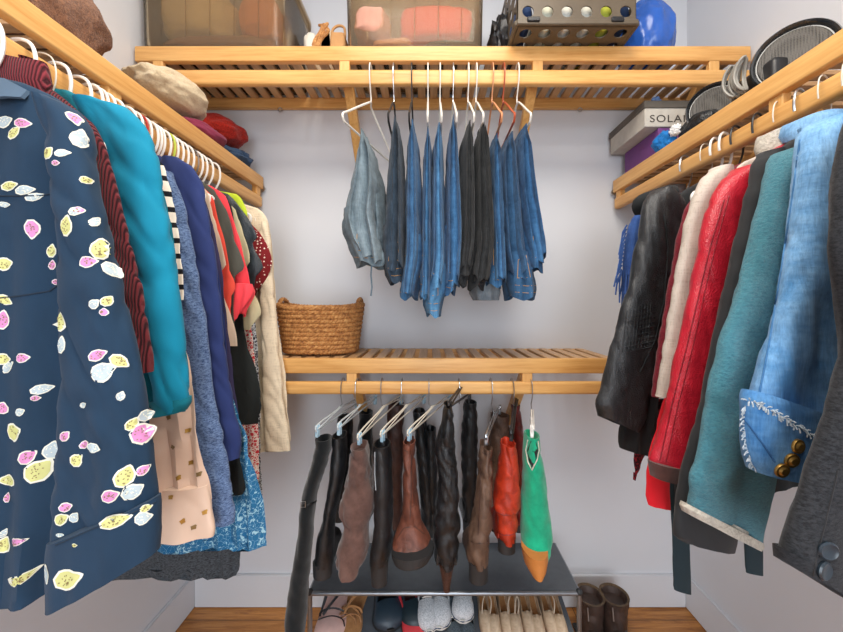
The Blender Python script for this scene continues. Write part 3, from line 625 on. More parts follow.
for (y, rows, lab) in ((.735, [(300, 690, 712), (470, 671, 689), (540, 672, 690), (588, 673, 691, -.3), (592, 674, 691, -.3)], 'long black fabric belt hanging below the charcoal coat, nearer the boots'),
                       (.645, [(300, 760, 782), (480, 746, 764), (530, 744, 763), (568, 745, 763, -.2), (574, 746, 763, -.2)], 'long black fabric belt hanging just below the teal fleece sleeve')):
    t = thing('fabric_belt', tuple(P(rows[-1][1], rows[-1][0], y)), lab, 'belt'); column(MB(), pr(y, rows), y, .003, seed=3, fold=.001, wr=.0005).build('strap', cloth('plain', '#1d2b31'), t)
t = thing('blouse', (.5, .57, .9), 'black blouse hem showing under the denim cuff', 'blouse')
column(MB(), pra(.56, [(300, 800, 850), (480, 764, 835), (487, 763, 832), (495, 765, 830)], AR*.8), .585, .008, rot=AR*.8, seed=3, fold=.001, wr=.0005).build('body', cloth('plain', '#20282b'), t)
# hangers on the right rod
for y, kind, lab in ((.50, 'black', 'black hanger with steel hook carrying the charcoal blazer'), (.60, 'black', 'black hanger with steel hook carrying the denim jacket'), (.66, 'wire', 'thin wire hanger carrying the teal fleece'),
                     (.70, 'wire', 'thin wire hanger carrying the dark charcoal coat'), (.745, 'black', 'black hanger with steel hook carrying the red leather jacket'), (.79, 'wire', 'thin wire hanger carrying the light beige coat'),
                     (.84, 'dark', 'black plastic hanger carrying the burgundy cardigan'), (.90, 'dark', 'black plastic hanger carrying the scarlet dress'), (.935, 'white', 'white plastic hanger near the black leather jacket, nearer the room'), (.965, 'white', 'white plastic hanger right beside the black leather jacket'), (1.0, 'wire', 'thin wire hanger carrying the black leather jacket'), (1.08, 'black', 'black hanger with steel hook, last on the right rod')):
    hang(1, y, kind, lab, rot=AR)
# ------------------------------------------------------------------ jeans folded over hangers on the upper back rod
def jean_hanger(px, m, hm, label, skew=0, group=None, zb=1.80):
    x = X(px, 1.2); t = thing('trouser_hanger', (x, 1.2, 2.035), label, 'hanger', group)
    mb = MB(); o = Vector((x, 1.2, 2.035)); mb.tube([o+Vector((p.y, -p.x, p.z)) for p in smooth_pts(hook_pts())], .0022, 6); mb.build('hook', hm, t)
    mb = MB(); dz = zb-2.035; L = .165; s = skew
    for sg in (-1, 1):
        mb.tube(smooth_pts([o+Vector((0, 0, -.098)), o+Vector((sg*s*.02, sg*.03, -.108)), o+Vector((sg*s*.8, sg*L*.8, dz+.045)), o+Vector((sg*s, sg*L, dz+.018)), o+Vector((sg*s*.95, sg*L*.95, dz))]), .0034, 6)
    mb.tube([o+Vector((-s*.95, -L*.95, dz)), o+Vector((s*.95, L*.95, dz))], .0034, 6); mb.build('frame', m, t); return t
THR = simple('orange_thread', '#b98a4e', .7)
def jeans(label, m, hpx, hanger, legs, waist, hem=None, cuffs=(), yc=1.19, belt=None, name='jeans', cat_='jeans', dark=None, skew=.0):
    """legs: pixel rows of each folded layer; waist: pixel rows of the waistband flaring at the bottom"""
    jean_hanger(hpx, *hanger, skew=skew)
    t = thing(name, tuple(P(legs[0][-1][1], legs[0][-1][0], 1.08)), label, cat_, 'jeans and trousers on the upper back rod')
    for i, rows in enumerate(legs):
        y0 = 1.07+.0*i; hy = .115; yy = yc-.02+(.03 if i % 2 else -.005)
        column(MB(), pr(1.08, rows), yy, hy, seed=hpx % 31+i*5, fold=.003, wr=.003, kfold=3, sup=1.7, radial=.03, hemwave=.006, wz=14).build('leg', m, t)
    rj = random.Random(hpx)
    for i in range(2):
        src = legs[0]; f0 = rj.uniform(.0, .25)+.42*i; L_ = rj.uniform(-14, 4); rows = []
        for q in src: w0 = q[2]-q[1]; rows.append((q[0]+(0 if q is not src[-1] else L_)+(4 if q is src[0] else 0), q[1]+w0*f0, q[1]+w0*(f0+.36)))
        column(MB(), pr(1.05, rows), yc-.035-.012*i, .11, seed=hpx % 13+i*3, fold=.002, wr=.003, kfold=2, sup=1.6, hemwave=.008, wz=14).build('fold', m, t)
    w_ = column(MB(), pr(1.05, waist), 1.135, .075, seed=hpx % 17, fold=.004, wr=.003, kfold=5, sup=1.8, radial=.10, hemwave=.008).build('waistband', m, t)
    tr = bvh(w_); r0, r1 = waist[0], waist[-1]; yb = r1[0]
    seam = MB()
    for k in (6, 13):
        line_on(tr, [(r1[1]+2, yb-k), ((r1[1]+r1[2])/2, yb-k+1), (r1[2]-2, yb-k)], .0009, .0002, seam)
    if seam.v: merge_into(w_, seam, [dark or THR])
    # back pocket patch
    cx = (r1[1]*.55+r1[2]*.45); wd = (r1[2]-r1[1])*.3; pts = [(cx-wd, yb-20), (cx+wd, yb-21), (cx+wd*.9, yb-38), (cx, yb-43), (cx-wd*.9, yb-38), (cx-wd, yb-20)]
    pk = line_on(tr, pts, .0009, .0003)
    if pk.v and wd > 3: pk.build('pocket', dark or THR, w_, org=ORG[w_.name])
    for c in cuffs: column(MB(), pr(1.07, c), yc, .10, seed=4, fold=.002, kfold=3, sup=1.8).build('hem', m, t)
    return t
D = lambda a, b, g=1.0: cloth('denim', desat(a), desat(b), g=g)
def desat(s): v = [int(s[i:i+2], 16) for i in (1, 3, 5)]; l = sum(v)/3; return '#%02x%02x%02x' % tuple(int(x*.86+l*.14) for x in v)
WP = simple('warm_white_plastic', '#dcd8cf', .3); RUST = simple('rust_plastic', '#a8492a', .3); TANP = simple('tan_plastic', '#c98b62', .3)
jeans('pale grey-blue wide jeans, first on the left of the upper rod', D('#8fa3ad', '#5f747f'), 371, (WP, WP, 'cream hanger tilted sideways with the pale grey-blue jeans'),
      [[(133, 360, 366), (150, 354, 373), (180, 346, 379), (215, 339, 378), (240, 345, 382), (258, 352, 384)], [(140, 362, 370), (175, 366, 380), (220, 370, 384), (258, 368, 384)]],
      [(205, 338, 360), (225, 337, 368), (245, 344, 378), (258, 350, 384), (263, 352, 383)], skew=.055)
jeans('dark slate blue jeans beside the pale grey-blue pair', D('#3f5468', '#1f2e3d'), 394, (BLACKP, STEEL, 'black hanger with steel hook holding the dark slate jeans'),
      [[(120, 393, 398), (135, 389, 401), (180, 384, 404), (230, 382, 405), (270, 382, 405)]], [(220, 380, 402), (250, 378, 404), (272, 381, 404), (281, 386, 403)])
jeans('mid blue jeans hanging from a black hanger', D('#4b83b4', '#255583'), 412, (BLACKP, BLACKP, 'black hanger with black hook holding mid blue jeans'),
      [[(124, 410, 415), (140, 406, 419), (190, 403, 423), (250, 402, 424), (292, 399, 418)]], [(232, 404, 424), (255, 402, 426), (280, 399, 420), (298, 398, 416)])
jeans('narrow blue jeans between two lighter pairs', D('#4f8dbf', '#28608f'), 428, (WP, WP, 'white hanger holding the narrow blue jeans'),
      [[(130, 426, 430), (145, 423, 432), (200, 421, 433), (260, 420, 433), (296, 419, 432)]], [(240, 419, 433), (270, 418, 433), (297, 418, 430)])
jeans('light blue jeans reaching lowest of the row', D('#5c9ccd', '#2f6c9f'), 440, (WP, WP, 'white hanger holding the longest light blue jeans'),
      [[(126, 437, 441), (140, 433, 444), (200, 431, 446), (260, 430, 448), (290, 428, 446)], [(180, 430, 440), (250, 426, 440), (300, 424, 442), (312, 424, 442)]],
      [(262, 428, 450), (285, 424, 450), (305, 423, 444), (316, 426, 442)])
jeans('plain blue jeans just left of the black trousers', D('#4583ba', '#235380'), 453, (WP, STEEL, 'steel hooked hanger holding the plain blue jeans'),
      [[(119, 451, 455), (135, 448, 459), (190, 445, 463), (240, 444, 465), (285, 444, 462)]], [(222, 444, 466), (245, 445, 467), (270, 446, 462), (293, 444, 457)])
BJ = D('#35373a', '#17191b')
jeans('faded black jeans, left of the two black pairs', BJ, 468, (WP, WP, 'white hanger holding the left black jeans'),
      [[(125, 466, 472), (140, 461, 476), (190, 459, 478), (240, 457, 478), (275, 455, 474)]], [(235, 457, 478), (262, 455, 476), (284, 456, 470)], dark=BLACKP)
jeans('faded black jeans, right of the two black pairs', BJ, 476, (WP, WP, 'white hanger holding the right black jeans'),
      [[(124, 479, 486), (140, 476, 490), (190, 475, 494), (240, 474, 496), (280, 470, 492)]], [(240, 474, 496), (265, 472, 494), (288, 470, 486)], dark=BLACKP)
jeans('blue jeans just right of the black pairs', D('#4682b6', '#21517e'), 492, (TANP, TANP, 'tan hanger holding blue jeans beside the black pair'),
      [[(137, 493, 498), (150, 490, 502), (200, 489, 505), (250, 490, 507), (278, 491, 508)]], [(235, 491, 508), (262, 490, 509), (285, 491, 507)])
jeans('dusty blue jeans on the dark red hanger', D('#3f719f', '#20486e'), 503, (RUST, RUST, 'dark red hanger holding dusty blue jeans'),
      [[(135, 507, 514), (150, 502, 520), (200, 501, 525), (250, 504, 530), (280, 508, 534)]], [(250, 506, 536), (270, 506, 542), (288, 510, 544), (298, 513, 542)])
jeans('blue jeans last on the right of the upper rod', D('#3f7bb0', '#1f4e7e'), 517, (WP, WP, 'white hanger holding the last jeans on the right'),
      [[(128, 521, 527), (145, 518, 532), (190, 518, 538), (230, 522, 545), (262, 528, 548)]], [(225, 524, 545), (250, 526, 548), (270, 530, 549)])
t = thing('denim_shorts', tuple(P(490, 295, 1.1)), 'washed grey denim shorts peeking out below the black jeans', 'shorts')
column(MB(), pr(1.1, [(240, 484, 496), (275, 476, 504), (292, 474, 506), (300, 478, 504)]), 1.22, .08, seed=5, fold=.004, kfold=5).build('body', D('#a9b4ba', '#6f7f8a'), t)
t = thing('cord', tuple(P(371, 296, 1.06)), 'thin grey drawstring dangling from the pale grey-blue jeans', 'cord')
MB().tube([P(372, 258, 1.07), P(371, 275, 1.07), P(372, 287, 1.07), P(371, 296, 1.07)], .0024, 6).build('string', cloth('plain', '#5a6b77'), t)

# ------------------------------------------------------------------ boots on clip hangers along the lower back rod
def vec_y(px, py, y): return P(px, py, y)
CLIPP = simple('clear_blue_plastic', '#9fbccb', .2)
def clip_hanger(px, fpx, fpy, rpx, rpy, m, label, yf=1.03, yr=1.38, group=None, thick=.0018, clipm=None):
    o = Vector((X(px, 1.2), 1.2, .986)); a = P(fpx, fpy, yf); b = P(rpx, rpy, yr); zc = (a.z+b.z)/2; mid = (a+b)/2; mid.z = max(a.z, b.z)+.035
    t = thing('clip_hanger', tuple(o), label, 'hanger', group)
    top = [o+Vector((p.y, -p.x, p.z*.92-.002)) for p in smooth_pts(hook_pts()) if p.z > -.055]
    e = Vector((mid.x, mid.y, mid.z)); MB().tube([e, e*.4+top[0]*.6]+top, .0016, 6).build('hook', STEEL, t)
    mb = MB(); d = (b-a).normalized(); up = Vector((0, 0, 1))
    mb.tube(smooth_pts([a+up*.012, a+up*.03+d*.01, mid-d*.03+up*-.006, mid, mid+d*.03-up*.006, b+up*.03-d*.01, b+up*.012]), thick, 6)
    mb.tube([a+up*.014, b+up*.014], thick, 6); sd = d.cross(up).normalized()*.006; mb.tube([a+up*.02+sd, mid+sd, b+up*.02+sd], thick*.7, 6); mb.build('frame', m, t)
    for q in (a+d*.01, b-d*.01):
        mb = MB(); r3 = d.to_track_quat('X', 'Z').to_matrix()
        mb.box(q+up*.012+d*.004, (.004, .011, .036), r3, bev=.002); mb.box(q+up*.012-d*.006, (.004, .011, .036), r3, bev=.002); mb.tube([q+up*.018-d*.01, q+up*.018+d*.01], .0035, 8); mb.build('clip', clipm or CLIPP, t)
    return t
def boot(label, m, rows, y, dth=.045, toe=1, heel=None, seed=1, wr=.004, solem=None, rad=0, fl=.15, wz=26, name='boot', sole=True, heelm=None):
    """rows: pixel edges from the shaft top down to the bottom of the foot; toe -1: the foot droops to the room, +1: seen from behind"""
    t = thing(name, tuple(P((rows[-1][1]+rows[-1][2])/2, rows[-1][0], y)), label, 'boot')
    n = len(rows); wr_ = []
    for i, r in enumerate(rows):
        f = max(0, (r[0]-rows[-1][0]+34)/34); dy_ = -.035*f*f if toe < 0 else 0; ye = y+dy_-dth*(.75 if f else .5); wr_.append((Z(r[0], ye), X(r[1], ye), X(r[2], ye), r[3] if len(r) > 3 else 0, dy_, 1+.25*f if toe < 0 else 1-.1*f))
    mb = MB(); column(mb, wr_, y, dth, seed=seed, fold=.002, wr=wr, kfold=2, sup=2.0, open_top=True, lip=False, radial=rad, wz=wz, fz=8)
    zs = wr_[-1][0]; x = (wr_[-1][1]+wr_[-1][2])/2; w = max(wr_[-2][2]-wr_[-2][1], wr_[-3][2]-wr_[-3][1])/2*1.0; h = .055
    if toe > 0:
        prof = [(0, .8, 1.1), (.15, .95, 1.3), (.35, .98, 1.1), (.6, 1.05, .75), (.8, 1.05, .55), (.93, .75, .4), (1, .3, .15)]
        mb.rings([[Vector((x+w*fw*math.cos(2*PI*j/28), y-.01+s_*fl, zs+.004+h*fh*max(-.05, math.sin(2*PI*j/28)))) for j in range(28)] for s_, fw, fh in prof])
    b = mb.build('upper', m, t, angle=60)
    if toe > 0 and sole:
        prof = [(.25, .9), (.45, .95), (.7, 1.1), (.88, .95), (1.02, .4)]
        MB().rings([[Vector((x+w*fw*u, y-.01+s_*fl, zs+v)) for u, v in ((-1, .004), (1, .004), (1, -.006), (-1, -.006))] for s_, fw in prof]).build('sole', solem or RUB, t, angle=30)
    if heel:
        hp, top, bot = heel; rs = []
        y1 = y-(.008 if toe > 0 else .02)
        z0, z1 = zs+.008, Z(hp, y-dth*.7)
        for k in range(7):
            q = k/6; r = (top*(1-q)**1.3+bot*(1-(1-q)**1.3)); rs.append([Vector((x+r*math.cos(a_), y1+r*.9*math.sin(a_), z0+(z1-z0)*q)) for a_ in [2*PI*i/20 for i in range(20)]])
        MB().rings(rs).build('heel', heelm or solem or RUB, t, angle=40)
    return t, b
RUB = simple('rubber', '#26282a', .5); LEAS = simple('stacked_leather', '#6a4a36', .5); TANS = simple('tan_leather', '#c07a3c', .45)
BKL = cloth('leather', '#212427', '#0b0c0e', r=.28); BKS = cloth('suede', '#161b1f', '#090c0e'); BRS = cloth('suede', '#6b5048', '#4a342e'); BRL = cloth('leather', '#7c4a3a', '#4c2a20', r=.38); BRG = cloth('leather', '#6f5646', '#45332a', r=.42); RDL = cloth('leather', '#c03a1f', '#7f1f12', r=.35); GRN = cloth('suede', '#1fa57c', '#128463'); DBR = cloth('leather', '#4a3029', '#2b1a16', r=.45); DRD = cloth('leather', '#7d211c', '#4b120f', r=.4)
def rear(label, m, rows, y=1.36, seed=1, rad=0):
    return boot(label, m, rows, y, .04, 1, heel=(rows[-1][0]+8, .026, .024), seed=seed, rad=rad)
t, b = boot('tall black suede boot with a buckled strap, leaning farthest left', BKS, [(440, 314, 330), (456, 312, 328), (500, 300, 315), (539, 296, 311), (579, 290, 307), (603, 286, 306), (632, 282, 303), (650, 282, 300), (658, 285, 297)], 1.06, .035, -1, seed=3, wr=.002)
tr = bvh(b); mb = line_on(tr, [(299, 502), (308, 505), (316, 501)], .0035, .0); mb.build('strap', BKL, b, org=ORG[b.name])
c = hit(tr, 304, 504)
if c:
    mb = MB(); mb.tube([c[0]+c[1]*.004+Vector((dx, 0, dz)) for dx, dz in ((-.007, .008), (.007, .008), (.007, -.008), (-.007, -.008))], .0014, 6, closed=True); mb.build('buckle', STEEL, b, org=ORG[b.name])
boot('black leather boot with round heel just right of the tall suede one', BKL, [(437, 331, 345), (470, 329, 344), (499, 325, 339), (525, 320, 334), (545, 314, 332), (560, 312, 331), (569, 311, 330)], 1.08, .04, 1, seed=5, wr=.0025, heel=(580, .029, .028))
boot('slouchy brown suede boot on the left half of the rod', BRS, [(448, 350, 368), (465, 348, 369), (485, 344, 371), (505, 339, 373), (519, 338, 370), (528, 343, 367), (538, 339, 368), (552, 336, 368), (562, 333, 366), (573, 334, 362), (579, 337, 357)], 1.05, .042, -1, seed=7, wr=.006, wz=34)
_, b4 = boot('straight black boot with shiny heel in the left half', BKL, [(446, 372, 390), (480, 373, 392), (520, 373, 392), (545, 371, 391), (556, 369, 390), (568, 368, 388)], 1.04, .042, 1, seed=9, wr=.002, heel=(589, .027, .023))
t, b = boot('brown leather boot with rounded toe left of the rod centre', BRL, [(443, 402, 415), (480, 403, 416), (505, 402, 419), (525, 400, 422), (536, 396, 426), (546, 392, 431), (556, 391, 433), (562, 392, 432)], 1.04, .042, -1, seed=11, wr=.005)
for pix in ([(404, 450), (408, 452), (415, 450)], [(411, 455), (411, 500), (410, 520)], [(396, 540), (404, 528), (414, 526), (424, 534)]): line_on(bvh(b), pix, .0012, .0002).build('seam', DBR, b, org=ORG[b.name])
column(MB(), [(z_, x0_, x1_, .1, -.036, 1.2) for z_, x0_, x1_ in [(Z(q[0], .965), X(q[1], .965), X(q[2], .965)) for q in ((557, 390, 434), (562, 390, 434), (567, 392, 431))]], 1.04, .045, seed=2, fold=0, wr=.0005, sup=2).build('sole', RUB, t)
boot('slouchy black boot with a thin spike heel at the rod centre', BKL, [(407, 444, 453), (425, 441, 455), (440, 437, 456), (452, 435, 457), (480, 438, 459), (511, 437, 461), (530, 434, 461), (545, 434, 460), (560, 436, 459), (572, 439, 455)], 1.03, .045, 1, seed=13, wr=.006, heel=(598, .023, .009), wz=34, solem=DBR)
_, b9 = boot('plain brown leather boot with worn heel right of centre', BRG, [(448, 481, 493, -.2), (470, 479, 494), (511, 475, 493), (530, 470, 493), (545, 468, 492), (560, 467, 491), (570, 469, 490)], 1.04, .045, 1, seed=15, wr=.006, heel=(586, .028, .027))
t, b = boot('polished red leather boot beside the green one', RDL, [(445, 502, 518), (465, 500, 519), (480, 498, 521), (495, 495, 522), (509, 493, 522), (517, 496, 520), (530, 497, 520), (540, 498, 519), (546, 499, 518)], 1.05, .045, 1, seed=17, wr=.005, heel=(556, .026, .025), wz=26)
for q0 in (512, 532): line_on(bvh(b), [(497, q0), (503, q0+3), (510, q0+3), (518, q0)], .0016, .0002).build('seam', DRD, b, org=ORG[b.name])
t, b = boot('bright green suede boot with a cream trimmed notch and tan sole', GRN, [(437, 527, 541), (455, 525, 543), (475, 524, 547), (511, 523, 551), (539, 524, 555), (553, 525, 555), (562, 526, 552)], 1.05, .045, -1, seed=19, wr=.003)
tr = bvh(b); mb = line_on(tr, [(528, 440), (526, 450), (528, 462), (532, 470), (537, 460), (539, 450), (538, 441)], .0020, .0002); mb.build('trim', CR, b, org=ORG[b.name])
mb = MB(); cen = [hit(tr, *q) for q in ((531, 441), (527.5, 450), (529, 461), (532, 468), (536, 459), (538, 450), (536, 442))]; cen = [h[0]+h[1]*.0012 for h in cen if h]
if len(cen) > 3: mb.add(cen, [tuple(range(len(cen)))]); mb.build('opening', BLACKP, b, org=ORG[b.name], smooth=False)
column(MB(), [(z_, x0_, x1_, 0, -.04, 1.25) for z_, x0_, x1_ in [(Z(q[0], .965), X(q[1], .965), X(q[2], .965)) for q in ((558, 526, 552), (566, 527, 552), (574, 529, 550), (579, 532, 546))]], 1.05, .045, seed=2, fold=0, wr=.001, sup=2).build('toe_cap', TANS, t)
line_on(bvh(b4), [(375, 452), (375, 475), (376, 490)], .002, .0003).build('shiny_strip', simple('pale_grey_shine', '#9aa0a4', .4), b4, org=ORG[b4.name])  # shiny strip down the shaft, its shine drawn as a pale grey line
for pix in ([(469, 540), (476, 544), (484, 543), (491, 540)], [(481, 462), (480, 500), (478, 535)], [(482, 452), (487, 455), (493, 452)]): line_on(bvh(b9), pix, .0013, .0002).build('seam', DBR, b9, org=ORG[b9.name])
rear('black boot hanging behind the brown suede boot, near the wall', BKS, [(413, 358, 372), (450, 355, 372), (500, 350, 368), (520, 348, 368), (530, 349, 366)], seed=21)
rear('black boot hanging at the back behind the tall suede boot', BKL, [(418, 336, 352), (450, 336, 351), (480, 332, 348), (500, 330, 346), (515, 330, 345)], seed=22)
rear('dark brown boot hanging at the back behind the straight black boot', DBR, [(405, 387, 404), (440, 386, 403), (490, 386, 402), (515, 385, 402), (530, 386, 401)], seed=23)
rear('black boot hanging at the back behind the brown leather boot', BKL, [(412, 412, 426), (440, 415, 428), (480, 418, 433), (510, 420, 436), (530, 420, 436)], seed=24)
rear('black boot with creased shaft hanging at the back right of centre', BKL, [(403, 464, 477), (430, 462, 479), (460, 461, 478), (490, 462, 477), (510, 463, 476), (525, 464, 476)], seed=25)
rear('brown boot hanging at the back behind the plain brown one', BRG, [(416, 492, 510, -.1), (440, 490, 510), (480, 489, 508), (510, 488, 508), (525, 489, 507)], seed=26)
rear('dark red boot hanging at the back behind the red one', DRD, [(405, 512, 521), (440, 513, 525), (480, 514, 526), (510, 514, 526), (525, 515, 525)], seed=27)
rear('black boot hanging at the back left of the slouchy black boot', BKL, [(430, 424, 436), (470, 426, 438), (500, 427, 438), (515, 428, 438), (530, 428, 438)], seed=28)
CW = simple('clear_plastic', '#c3ccd0', .15, g=1.1)
g = None
for a in ((343, 316, 436, 358, 406, CW, 'clear clip hanger farthest left, holding the tall suede boot'), (357, 338, 434, 376, 402, CW, 'clear clip hanger holding the round heeled black boot'), (382, 358, 444, 402, 402, CLEARW, 'wire clip hanger holding the slouchy brown suede boot'),
          (402, 381, 441, 425, 401, CLEARW, 'wire clip hanger holding the straight black boot'), (429, 408, 440, 450, 402, CLEARW, 'wire clip hanger holding the brown leather boot'), (459, 449, 412, 470, 397, BLACKP, 'black bar hanger holding the slouchy spike heeled boot'),
          (491, 486, 444, 500, 412, STEEL, 'steel clip hanger holding the plain brown boot'), (512, 511, 440, 517, 402, BLACKP, 'dark clip hanger holding the red boot'), (530, 532, 436, 531, 424, WHITEP, 'white clip hanger holding the green suede boot')):
    clip_hanger(*a[:6], a[6], thick=.0026 if a[5] is not BLACKP else .004, yr=1.38 if a[0] != 530 else 1.3, clipm=CLIPP if a[5] in (CW, CLEARW) else (STEEL if a[5] is STEEL else a[5]))

# ------------------------------------------------------------------ shoe rack and shoes
t = thing('shoe_rack', (.05, 1.31, 0), 'low shoe rack with grey fabric top under the boots', 'rack')
x0, x1, yf, yr, zt = -.397, .493, 1.18, 1.415, .311; CHR = simple('grey_tube', '#8b9096', .3, .8)
for (xa, ya) in ((x0, yf), (x1, yf), (x0, yr), (x1, yr)): MB().tube([(xa, ya, 0.001), (xa, ya, zt+.004)], .008, 12).build('leg', CHR, t)
for ya, z in ((yf, zt), (yr, zt), (yf, .16), (yr, .218)): MB().tube([(x0, ya, z), (x1, ya, z)], .0075, 12).build('rail', CHR, t)
for xa in (x0, x1): MB().tube([(xa, yf, zt), (xa, yr, zt)], .0075, 12).build('rail', CHR, t)
FAB = cloth('knit', '#5c6166', '#45494d')
mb = MB(); n = 24
for s_ in (0, 1): mb.add([Vector((x0+(x1-x0)*i/n, yf+(yr-yf)*j/8, zt+.008-s_*.003-.006*math.sin(PI*i/n*3)**2*math.sin(PI*j/8))) for j in range(9) for i in range(n+1)], [(j*(n+1)+i, j*(n+1)+i+1, (j+1)*(n+1)+i+1, (j+1)*(n+1)+i) for j in range(8) for i in range(n)])
mb.build('fabric_shelf', simple('grey_canvas', '#565c63', .6), t)
MB().box(((x0+x1)/2, (yf+yr)/2, .192), (x1-x0-.02, yr-yf, .004), Matrix.Rotation(.243, 3, 'X')).build('lower_shelf', simple('grey_canvas', '#565c63', .6), t)
for xa in (x0, x1):
    MB().ball((xa, yf, zt+.004), .011, 2).build('corner_cap', RUB, t)

def shoe(name, loc, m, label, kind='flat', w=.085, L=.2, tilt=1.05, rz=0, sm=None, m2=None, group=None):
    """a shoe propped on its toe, opening to the room; local x across, y from heel to toe"""
    t = bpy.data.objects.new(name, None); COL.objects.link(t); t.location = loc; t.rotation_euler = (-tilt, 0, PI+rz); t.empty_display_size = .04; tag(t, label, 'shoe', group)
    prof = [(0, .3, .5), (.03, .62, .95), (.12, .78, 1.0), (.3, .74, .8), (.5, .82, .62), (.7, 1, .62), (.84, .98, .55), (.94, .72, .42), (1, .25, .2)]
    hh = {'sneaker': .06, 'clog': .055, 'flat': .04, 'sandal': .012}[kind]
    out = [(s_*L, fw*w/2, fh*hh) for s_, fw, fh in prof]; sole = []; up = []
    fine = []
    for i in range(len(out)-1):
        for k in range(3):
            a, b_, c_, d_ = out[max(i-1, 0)], out[i], out[i+1], out[min(i+2, len(out)-1)]; fine.append([cat(a[q], b_[q], c_[q], d_[q], k/3) for q in range(3)])
    fine.append(out[-1])
    th = .012 if kind in ('sneaker', 'clog') else .006
    for yy, hw, h in fine:
        sole.append([Vector((u*hw*1.05, yy, v)) for u, v in ((-1, 0), (-.9, th), (.9, th), (1, 0), (.9, -.003), (-.9, -.003))])
    MB().rings(sole).build('sole', sm or RUB, t, org=(0, 0, 0), angle=50)
    if kind != 'sandal':
        for yy, hw, h in fine:
            open_ = .02*L/.2 < yy < (.55 if kind != 'flat' else .6)*L; ring = []
            for j in range(25):
                a = PI*j/24; u = math.cos(a); v = math.sin(a)**.7
                ring.append((u*hw, yy, th*.8+h*v))
            if open_:   # leave the mouth open: rim and inner wall
                ring = [(u*hw*.99, yy, th*.8+h*v) for u, v in ((1, 0), (1.03, .3), (1.0, .6), (.9, .9), (.86, 1.0), (.8, .95), (.82, .6), (.84, .3), (.6, .02), (.3, 0), (.1, 0), (0, 0), (0, 0), (0, 0), (-.1, 0), (-.3, 0), (-.6, .02), (-.84, .3), (-.82, .6), (-.8, .95), (-.86, 1.0), (-.9, .9), (-1, .6), (-1.03, .3), (-1, 0))]
            up.append([Vector(p) for p in ring])
        mb = MB(); mb.rings(up, closed=False, cap0=False, cap1=False); u = mb.build('upper', m, t, org=(0, 0, 0), angle=60)
        if kind == 'sneaker':
            mb = MB()
            for k in range(4): yy = L*(.58+.05*k)-.03; mb.tube(smooth_pts([(-w*.2, yy, hh*.60+th), (0, yy+.003, hh*.74+th), (w*.2, yy, hh*.60+th)]), .0022, 5)
            mb.build('laces', m2 or WHITEP, t, org=(0, 0, 0))
            MB().tube([Vector((u*w*.5, y_, th*.6)) for u, y_ in ((-.78, .1*L), (-.76, .3*L), (-.86, .5*L), (-1.04, .7*L), (-1.0, .84*L), (-.74, .95*L), (0, 1.01*L), (.74, .95*L), (1.0, .84*L), (1.04, .7*L), (.86, .5*L), (.76, .3*L), (.78, .1*L))], .0018, 6).build('sole_line', simple('navy_line', '#27405e', .5), t, org=(0, 0, 0))
    else:
        for k, (yy, h, x_) in enumerate(((.62*L, .035, 0), (.72*L, .03, .01), (.2*L, .05, 0))):
            MB().tube(smooth_pts([(-w*.46, yy+x_, th), (-w*.36, yy, h*.8), (0, yy-.005, h), (w*.36, yy, h*.8), (w*.46, yy-x_, th)]), .0042, 6, flat=.5).build('strap', m, t, org=(0, 0, 0))
        MB().tube(smooth_pts([(-w*.4, .12*L, th), (-w*.1, .4*L, .04), (w*.3, .68*L, .03)]), .0042, 6).build('strap', m, t, org=(0, 0, 0))
    return t
def at(px, py, y): return tuple(P(px, py, y))
PK = simple('pink_lining', '#d9b4ac', .7); SAND = cloth('suede', '#b98a5a', '#8c5f38'); BGE = cloth('leather', '#d3bda2', '#ab9073', r=.5); GRY = cloth('knit', '#d3d7db', '#a3abb1'); DGR = cloth('knit', '#59656d', '#39434a'); WHS = simple('white_rubber', '#e2e2dc', .5)
shoe('slipper', (X(331, 1.2), 1.355, .222), simple('black_strap', '#26282b', .5), 'pink slipper with black band, leftmost on the rack', 'sandal', .10, .21, .26, sm=PK)
shoe('sandal', (X(345, 1.2), 1.355, .222), SAND, 'tan strappy sandal beside the pink slipper', 'sandal', .075, .2, .27, .12, sm=SAND)
shoe('sandal', (X(359, 1.2), 1.355, .222), SAND, 'tan strappy sandal leaning on the blue-black clog', 'sandal', .075, .2, .3, -.3, sm=SAND)
shoe('clog', (X(378, 1.2), 1.355, .222), simple('blue_black_rubber', '#2c3c49', .4), 'dark blue-black clog, left one of the pair', 'clog', .105, .18, .26, .25)
shoe('clog', (X(404, 1.2), 1.355, .222), simple('dark_teal_rubber', '#24343c', .4), 'dark clog with pale rim, right one of the pair', 'clog', .10, .18, .26, .3)
shoe('slipper', (X(402, 1.2), 1.31, .206), simple('red_cloth', '#d03b44', .6), 'red slipper lying below the dark clogs', 'flat', .09, .16, .25, .4)
shoe('sneaker', (X(423, 1.2), 1.35, .226), GRY, 'pale grey sneaker, left one on the rack', 'sneaker', .078, .18, .25, .12, sm=WHS)
shoe('sneaker', (X(444, 1.2), 1.35, .226), GRY, 'pale grey sneaker in the middle, under the spike heel', 'sneaker', .075, .17, .25, -.1, sm=WHS)
shoe('sneaker', (X(467, 1.2), 1.345, .236), GRY, 'pale grey sneaker with white sole, right one on the rack', 'sneaker', .075, .155, .25, -.1, sm=WHS)
shoe('sneaker', (X(452, 1.2), 1.285, .165), DGR, 'dark grey sneaker low on the rack, left one', 'sneaker', .06, .12, .25, .1)
shoe('sneaker', (X(470, 1.2), 1.285, .165), DGR, 'dark grey sneaker low on the rack, right one', 'sneaker', .06, .12, .25, -.1)
